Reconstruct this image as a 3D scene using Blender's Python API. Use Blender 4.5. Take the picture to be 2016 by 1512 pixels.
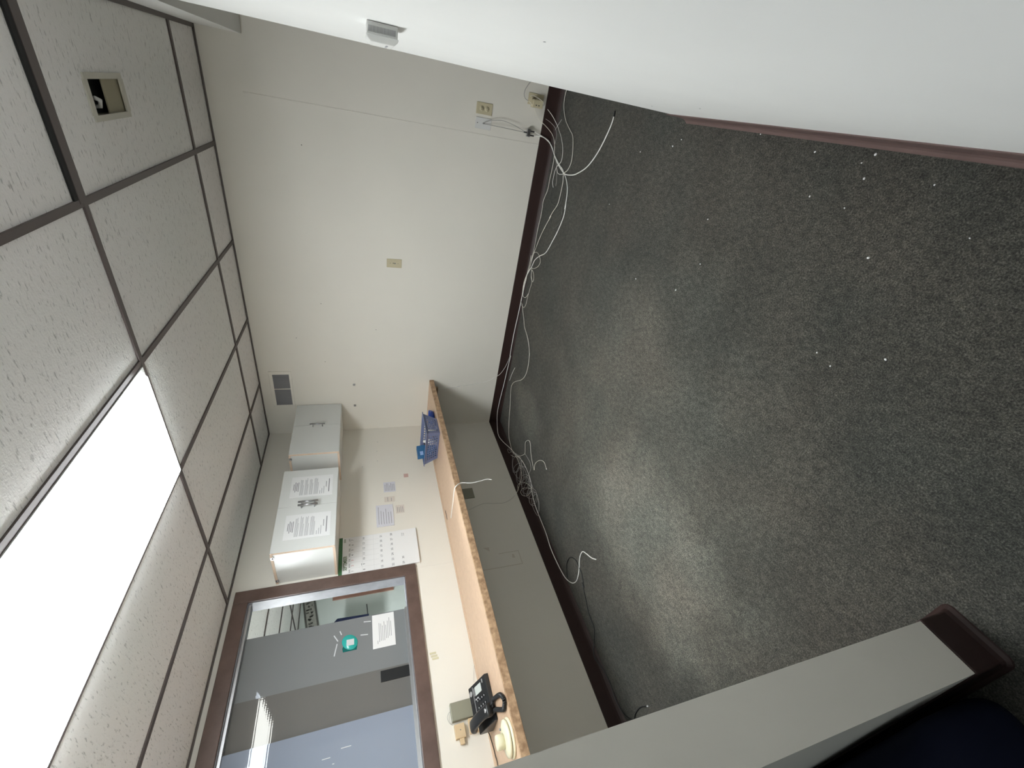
import bpy, bmesh, math, random
from mathutils import Vector, Matrix

for o in list(bpy.data.objects):
    bpy.data.objects.remove(o, do_unlink=True)
SC = bpy.context.scene
COL = SC.collection
random.seed(7)
PI = math.pi

# ------------------------------------------------------------------ camera
CAM_R = ((0.16834, -0.287817, -0.942774), (-0.826408, -0.562552, 0.024178), (-0.537318, 0.775046, -0.332554))
CAM_C = (2.87911, -3.432726, 1.411064)
cd = bpy.data.cameras.new('camera')
cd.sensor_width = 36.0
cd.sensor_fit = 'HORIZONTAL'
cd.lens = 827.01 * 36.0 / 2016.0
cd.clip_start = 0.01
cam = bpy.data.objects.new('camera', cd)
COL.objects.link(cam)
cx, cy, cz = (Vector(r) for r in CAM_R)
cam.matrix_world = Matrix(((cx.x, -cy.x, -cz.x, CAM_C[0]), (cx.y, -cy.y, -cz.y, CAM_C[1]), (cx.z, -cy.z, -cz.z, CAM_C[2]), (0, 0, 0, 1)))
SC.camera = cam

# ------------------------------------------------------------------ world, exposure
w = bpy.data.worlds.new('world')
SC.world = w
w.use_nodes = True
w.node_tree.nodes['Background'].inputs[0].default_value = (0.05, 0.06, 0.08, 1)
w.node_tree.nodes['Background'].inputs[1].default_value = 0.2
SC.view_settings.view_transform = 'Standard'
SC.view_settings.look = 'None'
SC.view_settings.gamma = 1.0
SC.view_settings.use_curve_mapping = False
SC.view_settings.exposure = 0.0
LIGHT = 27.0            # strength of the lit ceiling panel over the room
LIGHT2 = 85.0           # strength of an unseen panel added to light the office

LIGHT4 = 4.0           # strength of an unseen hall panel, added to brighten the partition's back face
LIGHT3 = 3.5           # strength of an unseen panel beyond the opening, added as fill light

H = 2.2535             # ceiling height
GA, GD, GS = 0.571, 0.42, 0.6096   # ceiling grid: first line from left wall, from back wall, module
XR = 2.984             # right wall face
YO = -1.544            # near jamb of the opening in the right wall
YP1, YP2, XP = -3.247, -3.366, 2.0  # front partition
HB = 0.118             # baseboard height
CT = 0.807             # counter top


# ------------------------------------------------------------------ materials
def M(name, col, rough=0.6, metal=0.0, spec=0.5, noise=0.0, nscale=30.0, bump=0.0, bscale=200.0, emis=None, estr=0.0, alpha=None):
    m = bpy.data.materials.new(name)
    m.use_nodes = True
    nt = m.node_tree
    b = nt.nodes['Principled BSDF']
    b.inputs['Roughness'].default_value = rough
    b.inputs['Metallic'].default_value = metal
    b.inputs['Specular IOR Level'].default_value = spec
    c = (col[0], col[1], col[2], 1)
    b.inputs['Base Color'].default_value = c
    tc = nt.nodes.new('ShaderNodeTexCoord')
    if noise:
        n = nt.nodes.new('ShaderNodeTexNoise')
        n.inputs['Scale'].default_value = nscale
        n.inputs['Detail'].default_value = 4
        nt.links.new(tc.outputs['Object'], n.inputs['Vector'])
        r = nt.nodes.new('ShaderNodeMixRGB')
        r.inputs[1].default_value = tuple(max(0, v * (1 - noise)) for v in col) + (1,)
        r.inputs[2].default_value = tuple(min(1, v * (1 + noise)) for v in col) + (1,)
        nt.links.new(n.outputs['Fac'], r.inputs[0])
        nt.links.new(r.outputs[0], b.inputs['Base Color'])
    if bump:
        n = nt.nodes.new('ShaderNodeTexNoise')
        n.inputs['Scale'].default_value = bscale
        n.inputs['Detail'].default_value = 3
        nt.links.new(tc.outputs['Object'], n.inputs['Vector'])
        bp = nt.nodes.new('ShaderNodeBump')
        bp.inputs['Strength'].default_value = bump
        bp.inputs['Distance'].default_value = 0.002
        nt.links.new(n.outputs['Fac'], bp.inputs['Height'])
        nt.links.new(bp.outputs[0], b.inputs['Normal'])
    if emis:
        b.inputs['Emission Color'].default_value = (*emis, 1)
        b.inputs['Emission Strength'].default_value = estr
    return m


def ramp(nt, src, stops):
    r = nt.nodes.new('ShaderNodeValToRGB')
    e = r.color_ramp.elements
    while len(e) < len(stops):
        e.new(0.5)
    for i, (p, c) in enumerate(stops):
        e[i].position = p
        e[i].color = (*c, 1) if len(c) == 3 else c
    nt.links.new(src, r.inputs[0])
    return r


def noise_node(nt, tc, scale, detail=4, vec=None, rough=0.5, out='Object'):
    n = nt.nodes.new('ShaderNodeTexNoise')
    n.inputs['Scale'].default_value = scale
    n.inputs['Detail'].default_value = detail
    n.inputs['Roughness'].default_value = rough
    if vec:
        mp = nt.nodes.new('ShaderNodeMapping')
        mp.inputs['Scale'].default_value = vec[:3]
        if len(vec) > 3:
            mp.inputs['Rotation'].default_value = (0, 0, vec[3])
        nt.links.new(tc.outputs[out], mp.inputs['Vector'])
        nt.links.new(mp.outputs[0], n.inputs['Vector'])
    else:
        nt.links.new(tc.outputs[out], n.inputs['Vector'])
    return n


def mix(nt, a, b, fac, mode='MIX'):
    r = nt.nodes.new('ShaderNodeMixRGB')
    r.blend_type = mode
    for i, v in ((0, fac), (1, a), (2, b)):
        if hasattr(v, 'links'):
            nt.links.new(v, r.inputs[i])
        elif i == 0:
            r.inputs[0].default_value = v
        else:
            r.inputs[i].default_value = (*v, 1)
    return r.outputs[0]


def carpet_material():
    m = M('carpet', (0.05, 0.05, 0.047), rough=0.95, spec=0.15)
    nt = m.node_tree
    b = nt.nodes['Principled BSDF']
    tc = nt.nodes.new('ShaderNodeTexCoord')
    n1 = noise_node(nt, tc, 210, 6, (1, 1, 1), 0.85)
    n2 = noise_node(nt, tc, 150, 6, (1, 0.28, 1, 0.5), 0.8)
    n3 = noise_node(nt, tc, 150, 6, (0.28, 1, 1, 0.3), 0.8)
    n4 = noise_node(nt, tc, 2.0, 3)
    n5 = noise_node(nt, tc, 4.0, 3, (1, 1.3, 1))
    base = ramp(nt, n1.outputs['Fac'], [(0.36, (0.008, 0.008, 0.007)), (0.50, (0.050, 0.049, 0.043)), (0.66, (0.17, 0.168, 0.15))])
    f1 = ramp(nt, n2.outputs['Fac'], [(0.56, (0, 0, 0)), (0.66, (1, 1, 1))])
    f2 = ramp(nt, n3.outputs['Fac'], [(0.56, (0, 0, 0)), (0.66, (1, 1, 1))])
    n6 = noise_node(nt, tc, 48, 8, (1, 0.7, 1, 0.8), 0.85)
    clump = ramp(nt, n6.outputs['Fac'], [(0.36, (0.5, 0.5, 0.5)), (0.50, (1, 1, 1)), (0.64, (1.65, 1.63, 1.56))])
    bc = mix(nt, base.outputs[0], clump.outputs[0], 1.0, 'MULTIPLY')
    n7 = noise_node(nt, tc, 60, 6, (1, 0.25, 1, 1.1), 0.8)
    f3 = ramp(nt, n7.outputs['Fac'], [(0.60, (0, 0, 0)), (0.70, (0.8, 0.8, 0.8))])
    bc = mix(nt, bc, (0.15, 0.146, 0.125), f3.outputs[0])
    c = mix(nt, bc, (0.125, 0.122, 0.104), f1.outputs[0])
    c = mix(nt, c, (0.095, 0.095, 0.084), f2.outputs[0])
    tint = ramp(nt, n4.outputs['Fac'], [(0.35, (0.90, 0.93, 0.90)), (0.65, (1.12, 1.06, 1.0))])
    c = mix(nt, c, tint.outputs[0], 1.0, 'MULTIPLY')
    pile = ramp(nt, n5.outputs['Fac'], [(0.4, (0.93, 0.93, 0.93)), (0.6, (1.07, 1.07, 1.07))])
    c = mix(nt, c, pile.outputs[0], 1.0, 'MULTIPLY')
    # paler patches: sheen of brushed nap and floor light painted into the colour
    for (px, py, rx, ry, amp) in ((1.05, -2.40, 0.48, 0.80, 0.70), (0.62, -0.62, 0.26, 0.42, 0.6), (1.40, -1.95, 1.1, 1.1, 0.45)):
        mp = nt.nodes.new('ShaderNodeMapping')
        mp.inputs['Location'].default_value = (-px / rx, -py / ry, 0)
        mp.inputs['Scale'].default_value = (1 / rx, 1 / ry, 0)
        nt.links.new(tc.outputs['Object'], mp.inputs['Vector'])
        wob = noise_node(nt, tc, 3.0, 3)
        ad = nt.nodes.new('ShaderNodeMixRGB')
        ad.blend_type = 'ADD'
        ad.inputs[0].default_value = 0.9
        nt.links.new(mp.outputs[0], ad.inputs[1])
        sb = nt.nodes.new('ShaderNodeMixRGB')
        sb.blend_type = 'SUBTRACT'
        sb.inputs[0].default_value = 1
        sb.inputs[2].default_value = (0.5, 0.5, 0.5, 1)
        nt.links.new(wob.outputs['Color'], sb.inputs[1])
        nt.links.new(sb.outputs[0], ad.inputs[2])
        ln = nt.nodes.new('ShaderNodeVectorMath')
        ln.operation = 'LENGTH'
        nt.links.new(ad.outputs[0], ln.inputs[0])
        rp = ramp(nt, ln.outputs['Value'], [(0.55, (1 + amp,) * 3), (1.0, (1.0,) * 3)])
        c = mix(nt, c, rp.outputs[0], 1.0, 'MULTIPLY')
    nt.links.new(c, b.inputs['Base Color'])
    b.inputs['Sheen Weight'].default_value = 0.12
    b.inputs['Sheen Roughness'].default_value = 0.5
    bp = nt.nodes.new('ShaderNodeBump')
    bp.inputs['Strength'].default_value = 0.8
    bp.inputs['Distance'].default_value = 0.004
    nt.links.new(n1.outputs['Fac'], bp.inputs['Height'])
    nt.links.new(bp.outputs[0], b.inputs['Normal'])
    return m


def tile_material():
    m = M('ceiling_tile', (0.5, 0.5, 0.48), rough=0.9, spec=0.2)
    nt = m.node_tree
    b = nt.nodes['Principled BSDF']
    tc = nt.nodes.new('ShaderNodeTexCoord')
    n1 = noise_node(nt, tc, 120, 4, (0.26, 1.0, 1, 0.2), 0.6)
    n2 = noise_node(nt, tc, 160, 3)
    n3 = noise_node(nt, tc, 1.2, 2)
    f = ramp(nt, n1.outputs['Fac'], [(0.58, (1, 1, 1)), (0.68, (0.62, 0.62, 0.62))])
    g = ramp(nt, n3.outputs['Fac'], [(0.35, (0.82, 0.82, 0.80)), (0.65, (0.86, 0.835, 0.825))])
    c = mix(nt, g.outputs[0], f.outputs[0], 1.0, 'MULTIPLY')
    nt.links.new(c, b.inputs['Base Color'])
    a = nt.nodes.new('ShaderNodeMath')
    a.operation = 'ADD'
    nt.links.new(n1.outputs['Fac'], a.inputs[0])
    nt.links.new(n2.outputs['Fac'], a.inputs[1])
    bp = nt.nodes.new('ShaderNodeBump')
    bp.inputs['Strength'].default_value = 0.55
    bp.inputs['Distance'].default_value = 0.003
    nt.links.new(a.outputs[0], bp.inputs['Height'])
    nt.links.new(bp.outputs[0], b.inputs['Normal'])
    return m


def wood_material(name, c1, c2, sc, vec, rough=0.4, blotch=0.0):
    m = M(name, c1, rough=rough)
    nt = m.node_tree
    b = nt.nodes['Principled BSDF']
    tc = nt.nodes.new('ShaderNodeTexCoord')
    n1 = noise_node(nt, tc, sc, 5, vec, 0.65)
    r = ramp(nt, n1.outputs['Fac'], [(0.3, c2), (0.7, c1)])
    c = r.outputs[0]
    if blotch:
        n2 = noise_node(nt, tc, blotch, 3, (1, 1, 1))
        r2 = ramp(nt, n2.outputs['Fac'], [(0.40, (0.72, 0.66, 0.60)), (0.58, (1.08, 1.05, 1.0))])
        c = mix(nt, c, r2.outputs[0], 1.0, 'MULTIPLY')
    nt.links.new(c, b.inputs['Base Color'])
    return m


def glass_film_material(name, tint, base, gl):
    m = bpy.data.materials.new(name)
    m.use_nodes = True
    nt = m.node_tree
    nt.nodes.clear()
    out = nt.nodes.new('ShaderNodeOutputMaterial')
    g = nt.nodes.new('ShaderNodeBsdfGlossy')
    g.inputs['Color'].default_value = (*tint, 1)
    g.inputs['Roughness'].default_value = 0.03
    d = nt.nodes.new('ShaderNodeBsdfDiffuse')
    d.inputs['Color'].default_value = (*base, 1)
    t = nt.nodes.new('ShaderNodeBsdfTransparent')
    t.inputs['Color'].default_value = (0.55, 0.57, 0.6, 1)
    m1 = nt.nodes.new('ShaderNodeMixShader')
    m1.inputs[0].default_value = 0.12
    nt.links.new(d.outputs[0], m1.inputs[1])
    nt.links.new(t.outputs[0], m1.inputs[2])
    m2 = nt.nodes.new('ShaderNodeMixShader')
    m2.inputs[0].default_value = gl
    nt.links.new(m1.outputs[0], m2.inputs[1])
    nt.links.new(g.outputs[0], m2.inputs[2])
    nt.links.new(m2.outputs[0], out.inputs['Surface'])
    # fine woven texture of the film
    tc = nt.nodes.new('ShaderNodeTexCoord')
    wv = nt.nodes.new('ShaderNodeTexWave')
    wv.bands_direction = 'Y'
    wv.inputs['Scale'].default_value = 28
    wv2 = nt.nodes.new('ShaderNodeTexWave')
    wv2.bands_direction = 'Z'
    wv2.inputs['Scale'].default_value = 28
    nt.links.new(tc.outputs['Object'], wv.inputs['Vector'])
    nt.links.new(tc.outputs['Object'], wv2.inputs['Vector'])
    a = nt.nodes.new('ShaderNodeMath')
    a.operation = 'ADD'
    nt.links.new(wv.outputs['Fac'], a.inputs[0])
    nt.links.new(wv2.outputs['Fac'], a.inputs[1])
    bp = nt.nodes.new('ShaderNodeBump')
    bp.inputs['Strength'].default_value = 0.02
    bp.inputs['Distance'].default_value = 0.001
    nt.links.new(a.outputs[0], bp.inputs['Height'])
    nt.links.new(bp.outputs[0], g.inputs['Normal'])
    return m


MT = {}
MT['wall'] = M('wall_paint', (0.79, 0.76, 0.69), rough=0.55, spec=0.35, noise=0.02, nscale=3, bump=0.12, bscale=90)
MT['wall_r'] = M('wall_paint_white', (0.82, 0.825, 0.81), rough=0.5, spec=0.35, noise=0.025, nscale=5, bump=0.12, bscale=90)
MT['wall_o'] = M('office_paint', (0.55, 0.60, 0.57), rough=0.7, noise=0.02, nscale=3)
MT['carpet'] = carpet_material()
MT['tile'] = tile_material()
MT['grid'] = M('brown_grid_metal', (0.085, 0.066, 0.063), rough=0.45)
MT['base'] = M('brown_vinyl', (0.032, 0.015, 0.013), rough=0.5, spec=0.5, noise=0.2, nscale=8)
MT['base_r'] = M('worn_brown_vinyl', (0.13, 0.085, 0.078), rough=0.45, noise=0.25, nscale=10)
MT['dark'] = M('plenum_dark', (0.02, 0.02, 0.02), rough=0.9)
MT['white'] = M('white_plastic', (0.72, 0.72, 0.70), rough=0.4)
MT['melamine'] = M('white_melamine', (0.70, 0.71, 0.69), rough=0.35, noise=0.01, nscale=6)
MT['chip'] = M('raw_chipboard_edge', (0.74, 0.58, 0.45), rough=0.8, noise=0.12, nscale=120)
MT['steel'] = M('brushed_steel', (0.42, 0.42, 0.44), rough=0.3, metal=1.0)
MT['alum'] = M('aluminium', (0.72, 0.73, 0.75), rough=0.28, metal=0.9)
MT['casing'] = wood_material('brown_stained_wood', (0.15, 0.098, 0.082), (0.095, 0.062, 0.052), 14, (3, 0.6, 0.6), 0.35)
MT['jamb'] = M('weathered_grey_jamb', (0.18, 0.18, 0.20), rough=0.5, noise=0.6, nscale=9)
MT['ctop'] = wood_material('counter_laminate', (0.68, 0.49, 0.34), (0.58, 0.40, 0.27), 60, (1, 0.6, 1), 0.45)
MT['cedge'] = wood_material('counter_edge_laminate', (0.56, 0.39, 0.25), (0.36, 0.23, 0.14), 45, (1, 1, 1), 0.45, blotch=28)
MT['cunder'] = M('counter_underside', (0.30, 0.22, 0.15), rough=0.8)
MT['beige'] = M('almond_plastic', (0.56, 0.50, 0.34), rough=0.4)
MT['beige2'] = M('beige_plastic', (0.66, 0.50, 0.31), rough=0.45)
MT['olive'] = M('grey_green_plastic', (0.27, 0.265, 0.20), rough=0.5)
MT['ivory'] = M('ivory_plastic', (0.80, 0.76, 0.56), rough=0.4)
MT['black'] = M('black_plastic', (0.018, 0.019, 0.02), rough=0.32)
MT['black2'] = M('matt_black_plastic', (0.012, 0.012, 0.013), rough=0.7)
MT['silver'] = M('silver_plastic', (0.5, 0.5, 0.5), rough=0.3, metal=0.4)
MT['lcd'] = M('grey_display', (0.55, 0.58, 0.55), rough=0.25)
MT['key'] = M('pale_key_legend', (0.7, 0.7, 0.7), rough=0.5)
MT['cable_w'] = M('white_cable_sheath', (0.90, 0.89, 0.85), rough=0.4)
MT['cable_c'] = M('cream_cable_sheath', (0.82, 0.79, 0.70), rough=0.45)
MT['cable_g'] = M('grey_cable_sheath', (0.42, 0.40, 0.38), rough=0.5)
MT['cable_d'] = M('dark_grey_cable_sheath', (0.12, 0.12, 0.11), rough=0.5)
MT['paper'] = M('white_paper', (0.80, 0.80, 0.80), rough=0.8)
MT['paper_b'] = M('bluish_paper', (0.68, 0.68, 0.74), rough=0.8)
MT['paper_o'] = M('cream_paper', (0.70, 0.64, 0.58), rough=0.8)
MT['ink'] = M('grey_ink', (0.25, 0.25, 0.26), rough=0.8)
MT['ink_l'] = M('pale_grey_ink', (0.42, 0.42, 0.43), rough=0.8)
MT['ink_d'] = M('black_ink', (0.05, 0.05, 0.05), rough=0.8)
MT['green'] = M('green_card', (0.05, 0.15, 0.06), rough=0.5)
MT['green_ink'] = M('green_ink', (0.10, 0.17, 0.08), rough=0.8)
MT['red_ink'] = M('faded_red_ink', (0.55, 0.25, 0.25), rough=0.8)
MT['pink'] = M('pink_paper', (0.62, 0.42, 0.38), rough=0.8)
MT['teal'] = M('teal_plastic', (0.03, 0.40, 0.36), rough=0.2)
MT['teal_d'] = M('dark_teal_plastic', (0.01, 0.13, 0.12), rough=0.25)
MT['tape'] = M('clear_tape', (0.62, 0.64, 0.66), rough=0.2)
MT['tape_y'] = M('yellowed_tape', (0.62, 0.58, 0.40), rough=0.5)
MT['blue'] = M('slate_blue_plastic', (0.135, 0.165, 0.29), rough=0.35)
MT['blue_r'] = M('royal_blue_plastic', (0.02, 0.07, 0.38), rough=0.25)
MT['card_b'] = M('blue_printed_card', (0.02, 0.13, 0.30), rough=0.35)
MT['card_l'] = M('pale_blue_print', (0.35, 0.5, 0.8), rough=0.4)
MT['navy'] = M('dark_navy_matt', (0.005, 0.007, 0.020), rough=0.8, spec=0.15)
MT['monitor'] = M('dark_navy_casing', (0.015, 0.02, 0.05), rough=0.35)
MT['brownw'] = M('brown_frame_wood', (0.28, 0.15, 0.11), rough=0.5)
MT['signg'] = M('grey_patterned_board', (0.30, 0.30, 0.27), rough=0.7, noise=0.35, nscale=30)
MT['signd'] = M('dark_grey_border', (0.10, 0.10, 0.09), rough=0.6)
MT['lens'] = M('lit_prismatic_lens', (0.9, 0.9, 0.9), rough=0.4, emis=(0.94, 0.985, 1.0), estr=LIGHT)
MT['lens2'] = M('added_office_lens', (0.9, 0.9, 0.9), rough=0.4, emis=(0.93, 0.98, 1.0), estr=LIGHT2)
MT['lens4'] = M('added_hall_lens', (0.9, 0.9, 0.9), rough=0.4, emis=(0.80, 0.92, 1.0), estr=LIGHT4)
MT['lens3'] = M('added_side_room_lens', (0.9, 0.9, 0.9), rough=0.4, emis=(0.95, 0.985, 1.0), estr=LIGHT3)
MT['vent'] = M('grey_grille', (0.30, 0.30, 0.31), rough=0.6)
MT['rim'] = M('pale_tan_rim', (0.58, 0.56, 0.49), rough=0.7)
MT['tan'] = M('tan_box_lining', (0.34, 0.31, 0.22), rough=0.8)
MT['film1'] = glass_film_material('reflective_window_film', (0.9, 0.9, 0.9), (0.24, 0.25, 0.255), 0.035)
MT['film2'] = glass_film_material('paler_reflective_window_film', (0.9, 0.95, 1.0), (0.30, 0.34, 0.42), 0.035)
MT['film3'] = glass_film_material('darker_grey_film', (0.9, 0.88, 0.82), (0.185, 0.18, 0.17), 0.035)



# ------------------------------------------------------------------ mesh building
class MB:
    def __init__(s):
        s.v = []
        s.f = []
        s.mi = []
        s.sm = []

    def add(s, vs, fs, mi=0, smooth=False):
        o = len(s.v)
        s.v += [tuple(v) for v in vs]
        for f in fs:
            s.f.append([i + o for i in f])
            s.mi.append(mi)
            s.sm.append(smooth)
        return s

    def box(s, x0, x1, y0, y1, z0, z1, mi=0):
        x0, x1 = min(x0, x1), max(x0, x1)
        y0, y1 = min(y0, y1), max(y0, y1)
        z0, z1 = min(z0, z1), max(z0, z1)
        vs = [(x0, y0, z0), (x1, y0, z0), (x1, y1, z0), (x0, y1, z0), (x0, y0, z1), (x1, y0, z1), (x1, y1, z1), (x0, y1, z1)]
        return s.add(vs, [(0, 3, 2, 1), (4, 5, 6, 7), (0, 1, 5, 4), (1, 2, 6, 5), (2, 3, 7, 6), (3, 0, 4, 7)], mi)

    def obox(s, o, U, V, W, mi=0):
        o, U, V, W = Vector(o), Vector(U), Vector(V), Vector(W)
        if U.cross(V).dot(W) < 0:
            U, V = V, U
        vs = [o, o + U, o + U + V, o + V, o + W, o + U + W, o + U + V + W, o + V + W]
        return s.add(vs, [(0, 3, 2, 1), (4, 5, 6, 7), (0, 1, 5, 4), (1, 2, 6, 5), (2, 3, 7, 6), (3, 0, 4, 7)], mi)

    def quad(s, a, b, c, d, mi=0):
        return s.add([a, b, c, d], [(0, 1, 2, 3)], mi)

    def prism(s, poly, o, U, V, W, mi=0, smooth=False):
        """poly: (u, v) counter-clockwise outline; extruded along W"""
        o, U, V, W = Vector(o), Vector(U), Vector(V), Vector(W)
        n = len(poly)
        a = [o + U * p[0] + V * p[1] for p in poly]
        b = [q + W for q in a]
        fl = U.cross(V).dot(W) < 0
        fs = [tuple(range(n)), tuple(range(2 * n - 1, n - 1, -1))]
        if not fl:
            fs = [tuple(reversed(fs[0])), tuple(reversed(fs[1]))]
        s.add(a + b, fs, mi)
        off = len(s.v) - 2 * n
        for i in range(n):
            j = (i + 1) % n
            f = (i, j, j + n, i + n) if not fl else (i, i + n, j + n, j)
            s.f.append([k + off for k in f])
            s.mi.append(mi)
            s.sm.append(smooth)
        return s

    def lathe(s, prof, c, axis=(0, 0, 1), n=40, mi=0, sx=1.0, sy=1.0):
        A = Vector(axis).normalized()
        U = A.orthogonal().normalized()
        V = A.cross(U)
        c = Vector(c)
        vs = []
        for r, h in prof:
            for k in range(n):
                t = 2 * PI * k / n
                vs.append(c + U * (r * sx * math.cos(t)) + V * (r * sy * math.sin(t)) + A * h)
        fs = []
        m = len(prof)
        for i in range(m - 1):
            for k in range(n):
                k2 = (k + 1) % n
                fs.append((i * n + k, i * n + k2, (i + 1) * n + k2, (i + 1) * n + k))
        s.add(vs, fs, mi, True)
        o = len(s.v) - len(vs)
        s.f.append([o + k for k in reversed(range(n))])
        s.f.append([o + (m - 1) * n + k for k in range(n)])
        s.mi += [mi, mi]
        s.sm += [False, False]
        return s

    def rings(s, rings, mi=0, smooth=True, caps=True):
        n = len(rings[0])
        vs = [p for r in rings for p in r]
        fs = []
        for i in range(len(rings) - 1):
            for k in range(n):
                k2 = (k + 1) % n
                fs.append((i * n + k, i * n + k2, (i + 1) * n + k2, (i + 1) * n + k))
        if caps:
            fs.append(tuple(reversed(range(n))))
            fs.append(tuple((len(rings) - 1) * n + k for k in range(n)))
        return s.add(vs, fs, mi, smooth)

    def tube(s, pts, r, n=8, mi=0):
        pts = [Vector(p) for p in pts]
        rings = []
        up = Vector((0.13, 0.31, 0.94)).normalized()
        prevU = None
        for i, p in enumerate(pts):
            t = (pts[min(i + 1, len(pts) - 1)] - pts[max(i - 1, 0)])
            t = t.normalized() if t.length > 1e-9 else Vector((1, 0, 0))
            U = (prevU - t * prevU.dot(t)) if prevU else up.cross(t)
            if U.length < 1e-6:
                U = t.orthogonal()
            U.normalize()
            V = t.cross(U)
            prevU = U
            rings.append([p + U * (r * math.cos(2 * PI * k / n)) + V * (r * math.sin(2 * PI * k / n)) for k in range(n)])
        return s.rings(rings, mi)

    def build(s, name, mats, parent=None, bevel=0.0, seg=2, fix=True):
        me = bpy.data.meshes.new(name)
        me.from_pydata(s.v, [], s.f)
        if not isinstance(mats, (list, tuple)):
            mats = [mats]
        for m in mats:
            me.materials.append(MT[m] if isinstance(m, str) else m)
        for p, mi, sm in zip(me.polygons, s.mi, s.sm):
            p.material_index = mi
            p.use_smooth = sm
        if fix:
            bm = bmesh.new()
            bm.from_mesh(me)
            bmesh.ops.recalc_face_normals(bm, faces=bm.faces)
            bm.to_mesh(me)
            bm.free()
        me.update()
        o = bpy.data.objects.new(name, me)
        COL.objects.link(o)
        if parent is not None:
            o.parent = parent
            o.matrix_parent_inverse = Matrix.Translation(-Vector(parent.location)) if parent.location.length else Matrix()
        if bevel:
            b = o.modifiers.new('bevel', 'BEVEL')
            b.width = bevel
            b.segments = seg
            b.limit_method = 'ANGLE'
        return o


def thing(name, loc, label, cat, group=None):
    o = bpy.data.objects.new(name, None)
    COL.objects.link(o)
    o.location = loc
    o.empty_display_size = 0.05
    o['label'] = label
    o['category'] = cat
    if group:
        o['group'] = group
    return o


def tag(o, label, cat, group=None):
    o['label'] = label
    o['category'] = cat
    if group:
        o['group'] = group
    return o


def struct(o):
    o['kind'] = 'structure'
    return o


def smooth_path(pts, n=6):
    """Catmull-Rom through the points"""
    P = [Vector(p) for p in pts]
    out = []
    for i in range(len(P) - 1):
        a, b, c, d = P[max(i - 1, 0)], P[i], P[i + 1], P[min(i + 2, len(P) - 1)]
        for k in range(n):
            t = k / n
            out.append(0.5 * ((2 * b) + (c - a) * t + (2 * a - 5 * b + 4 * c - d) * t * t + (3 * b - a - 3 * c + d) * t ** 3))
    out.append(P[-1])
    return out


def text_bm(items, O, U, V, lift=0.0006):
    """flat lettering lying on the plane through O spanned by U (reading direction) and V (up)"""
    mb = MB()
    O, U, V = Vector(O), Vector(U), Vector(V)
    N = U.cross(V)
    for body, size, u, v, mi, sxx in items:
        cu = bpy.data.curves.new('t', 'FONT')
        cu.body = body
        cu.size = size
        cu.align_x = 'CENTER'
        cu.align_y = 'CENTER'
        cu.extrude = 0.0002
        cu.offset = 0.0007 if size > .03 else 0.0003
        cu.resolution_u = 3
        ob = bpy.data.objects.new('t', cu)
        COL.objects.link(ob)
        dg = bpy.context.evaluated_depsgraph_get()
        me = bpy.data.meshes.new_from_object(ob.evaluated_get(dg))
        vs = [O + U * (u + p.co.x * sxx) + V * (v + p.co.y) + N * (lift + p.co.z) for p in me.vertices]
        mb.add(vs, [tuple(p.vertices) for p in me.polygons], mi)
        bpy.data.objects.remove(ob, do_unlink=True)
        bpy.data.curves.remove(cu)
        bpy.data.meshes.remove(me)
    return mb


def split_rect(x0, x1, y0, y1, holes):
    xs = sorted({x0, x1, *[h[0] for h in holes], *[h[1] for h in holes]})
    ys = sorted({y0, y1, *[h[2] for h in holes], *[h[3] for h in holes]})
    for i in range(len(xs) - 1):
        for j in range(len(ys) - 1):
            cx_, cy_ = (xs[i] + xs[i + 1]) / 2, (ys[j] + ys[j + 1]) / 2
            if any(h[0] < cx_ < h[1] and h[2] < cy_ < h[3] for h in holes):
                continue
            yield xs[i], xs[i + 1], ys[j], ys[j + 1]

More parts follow.
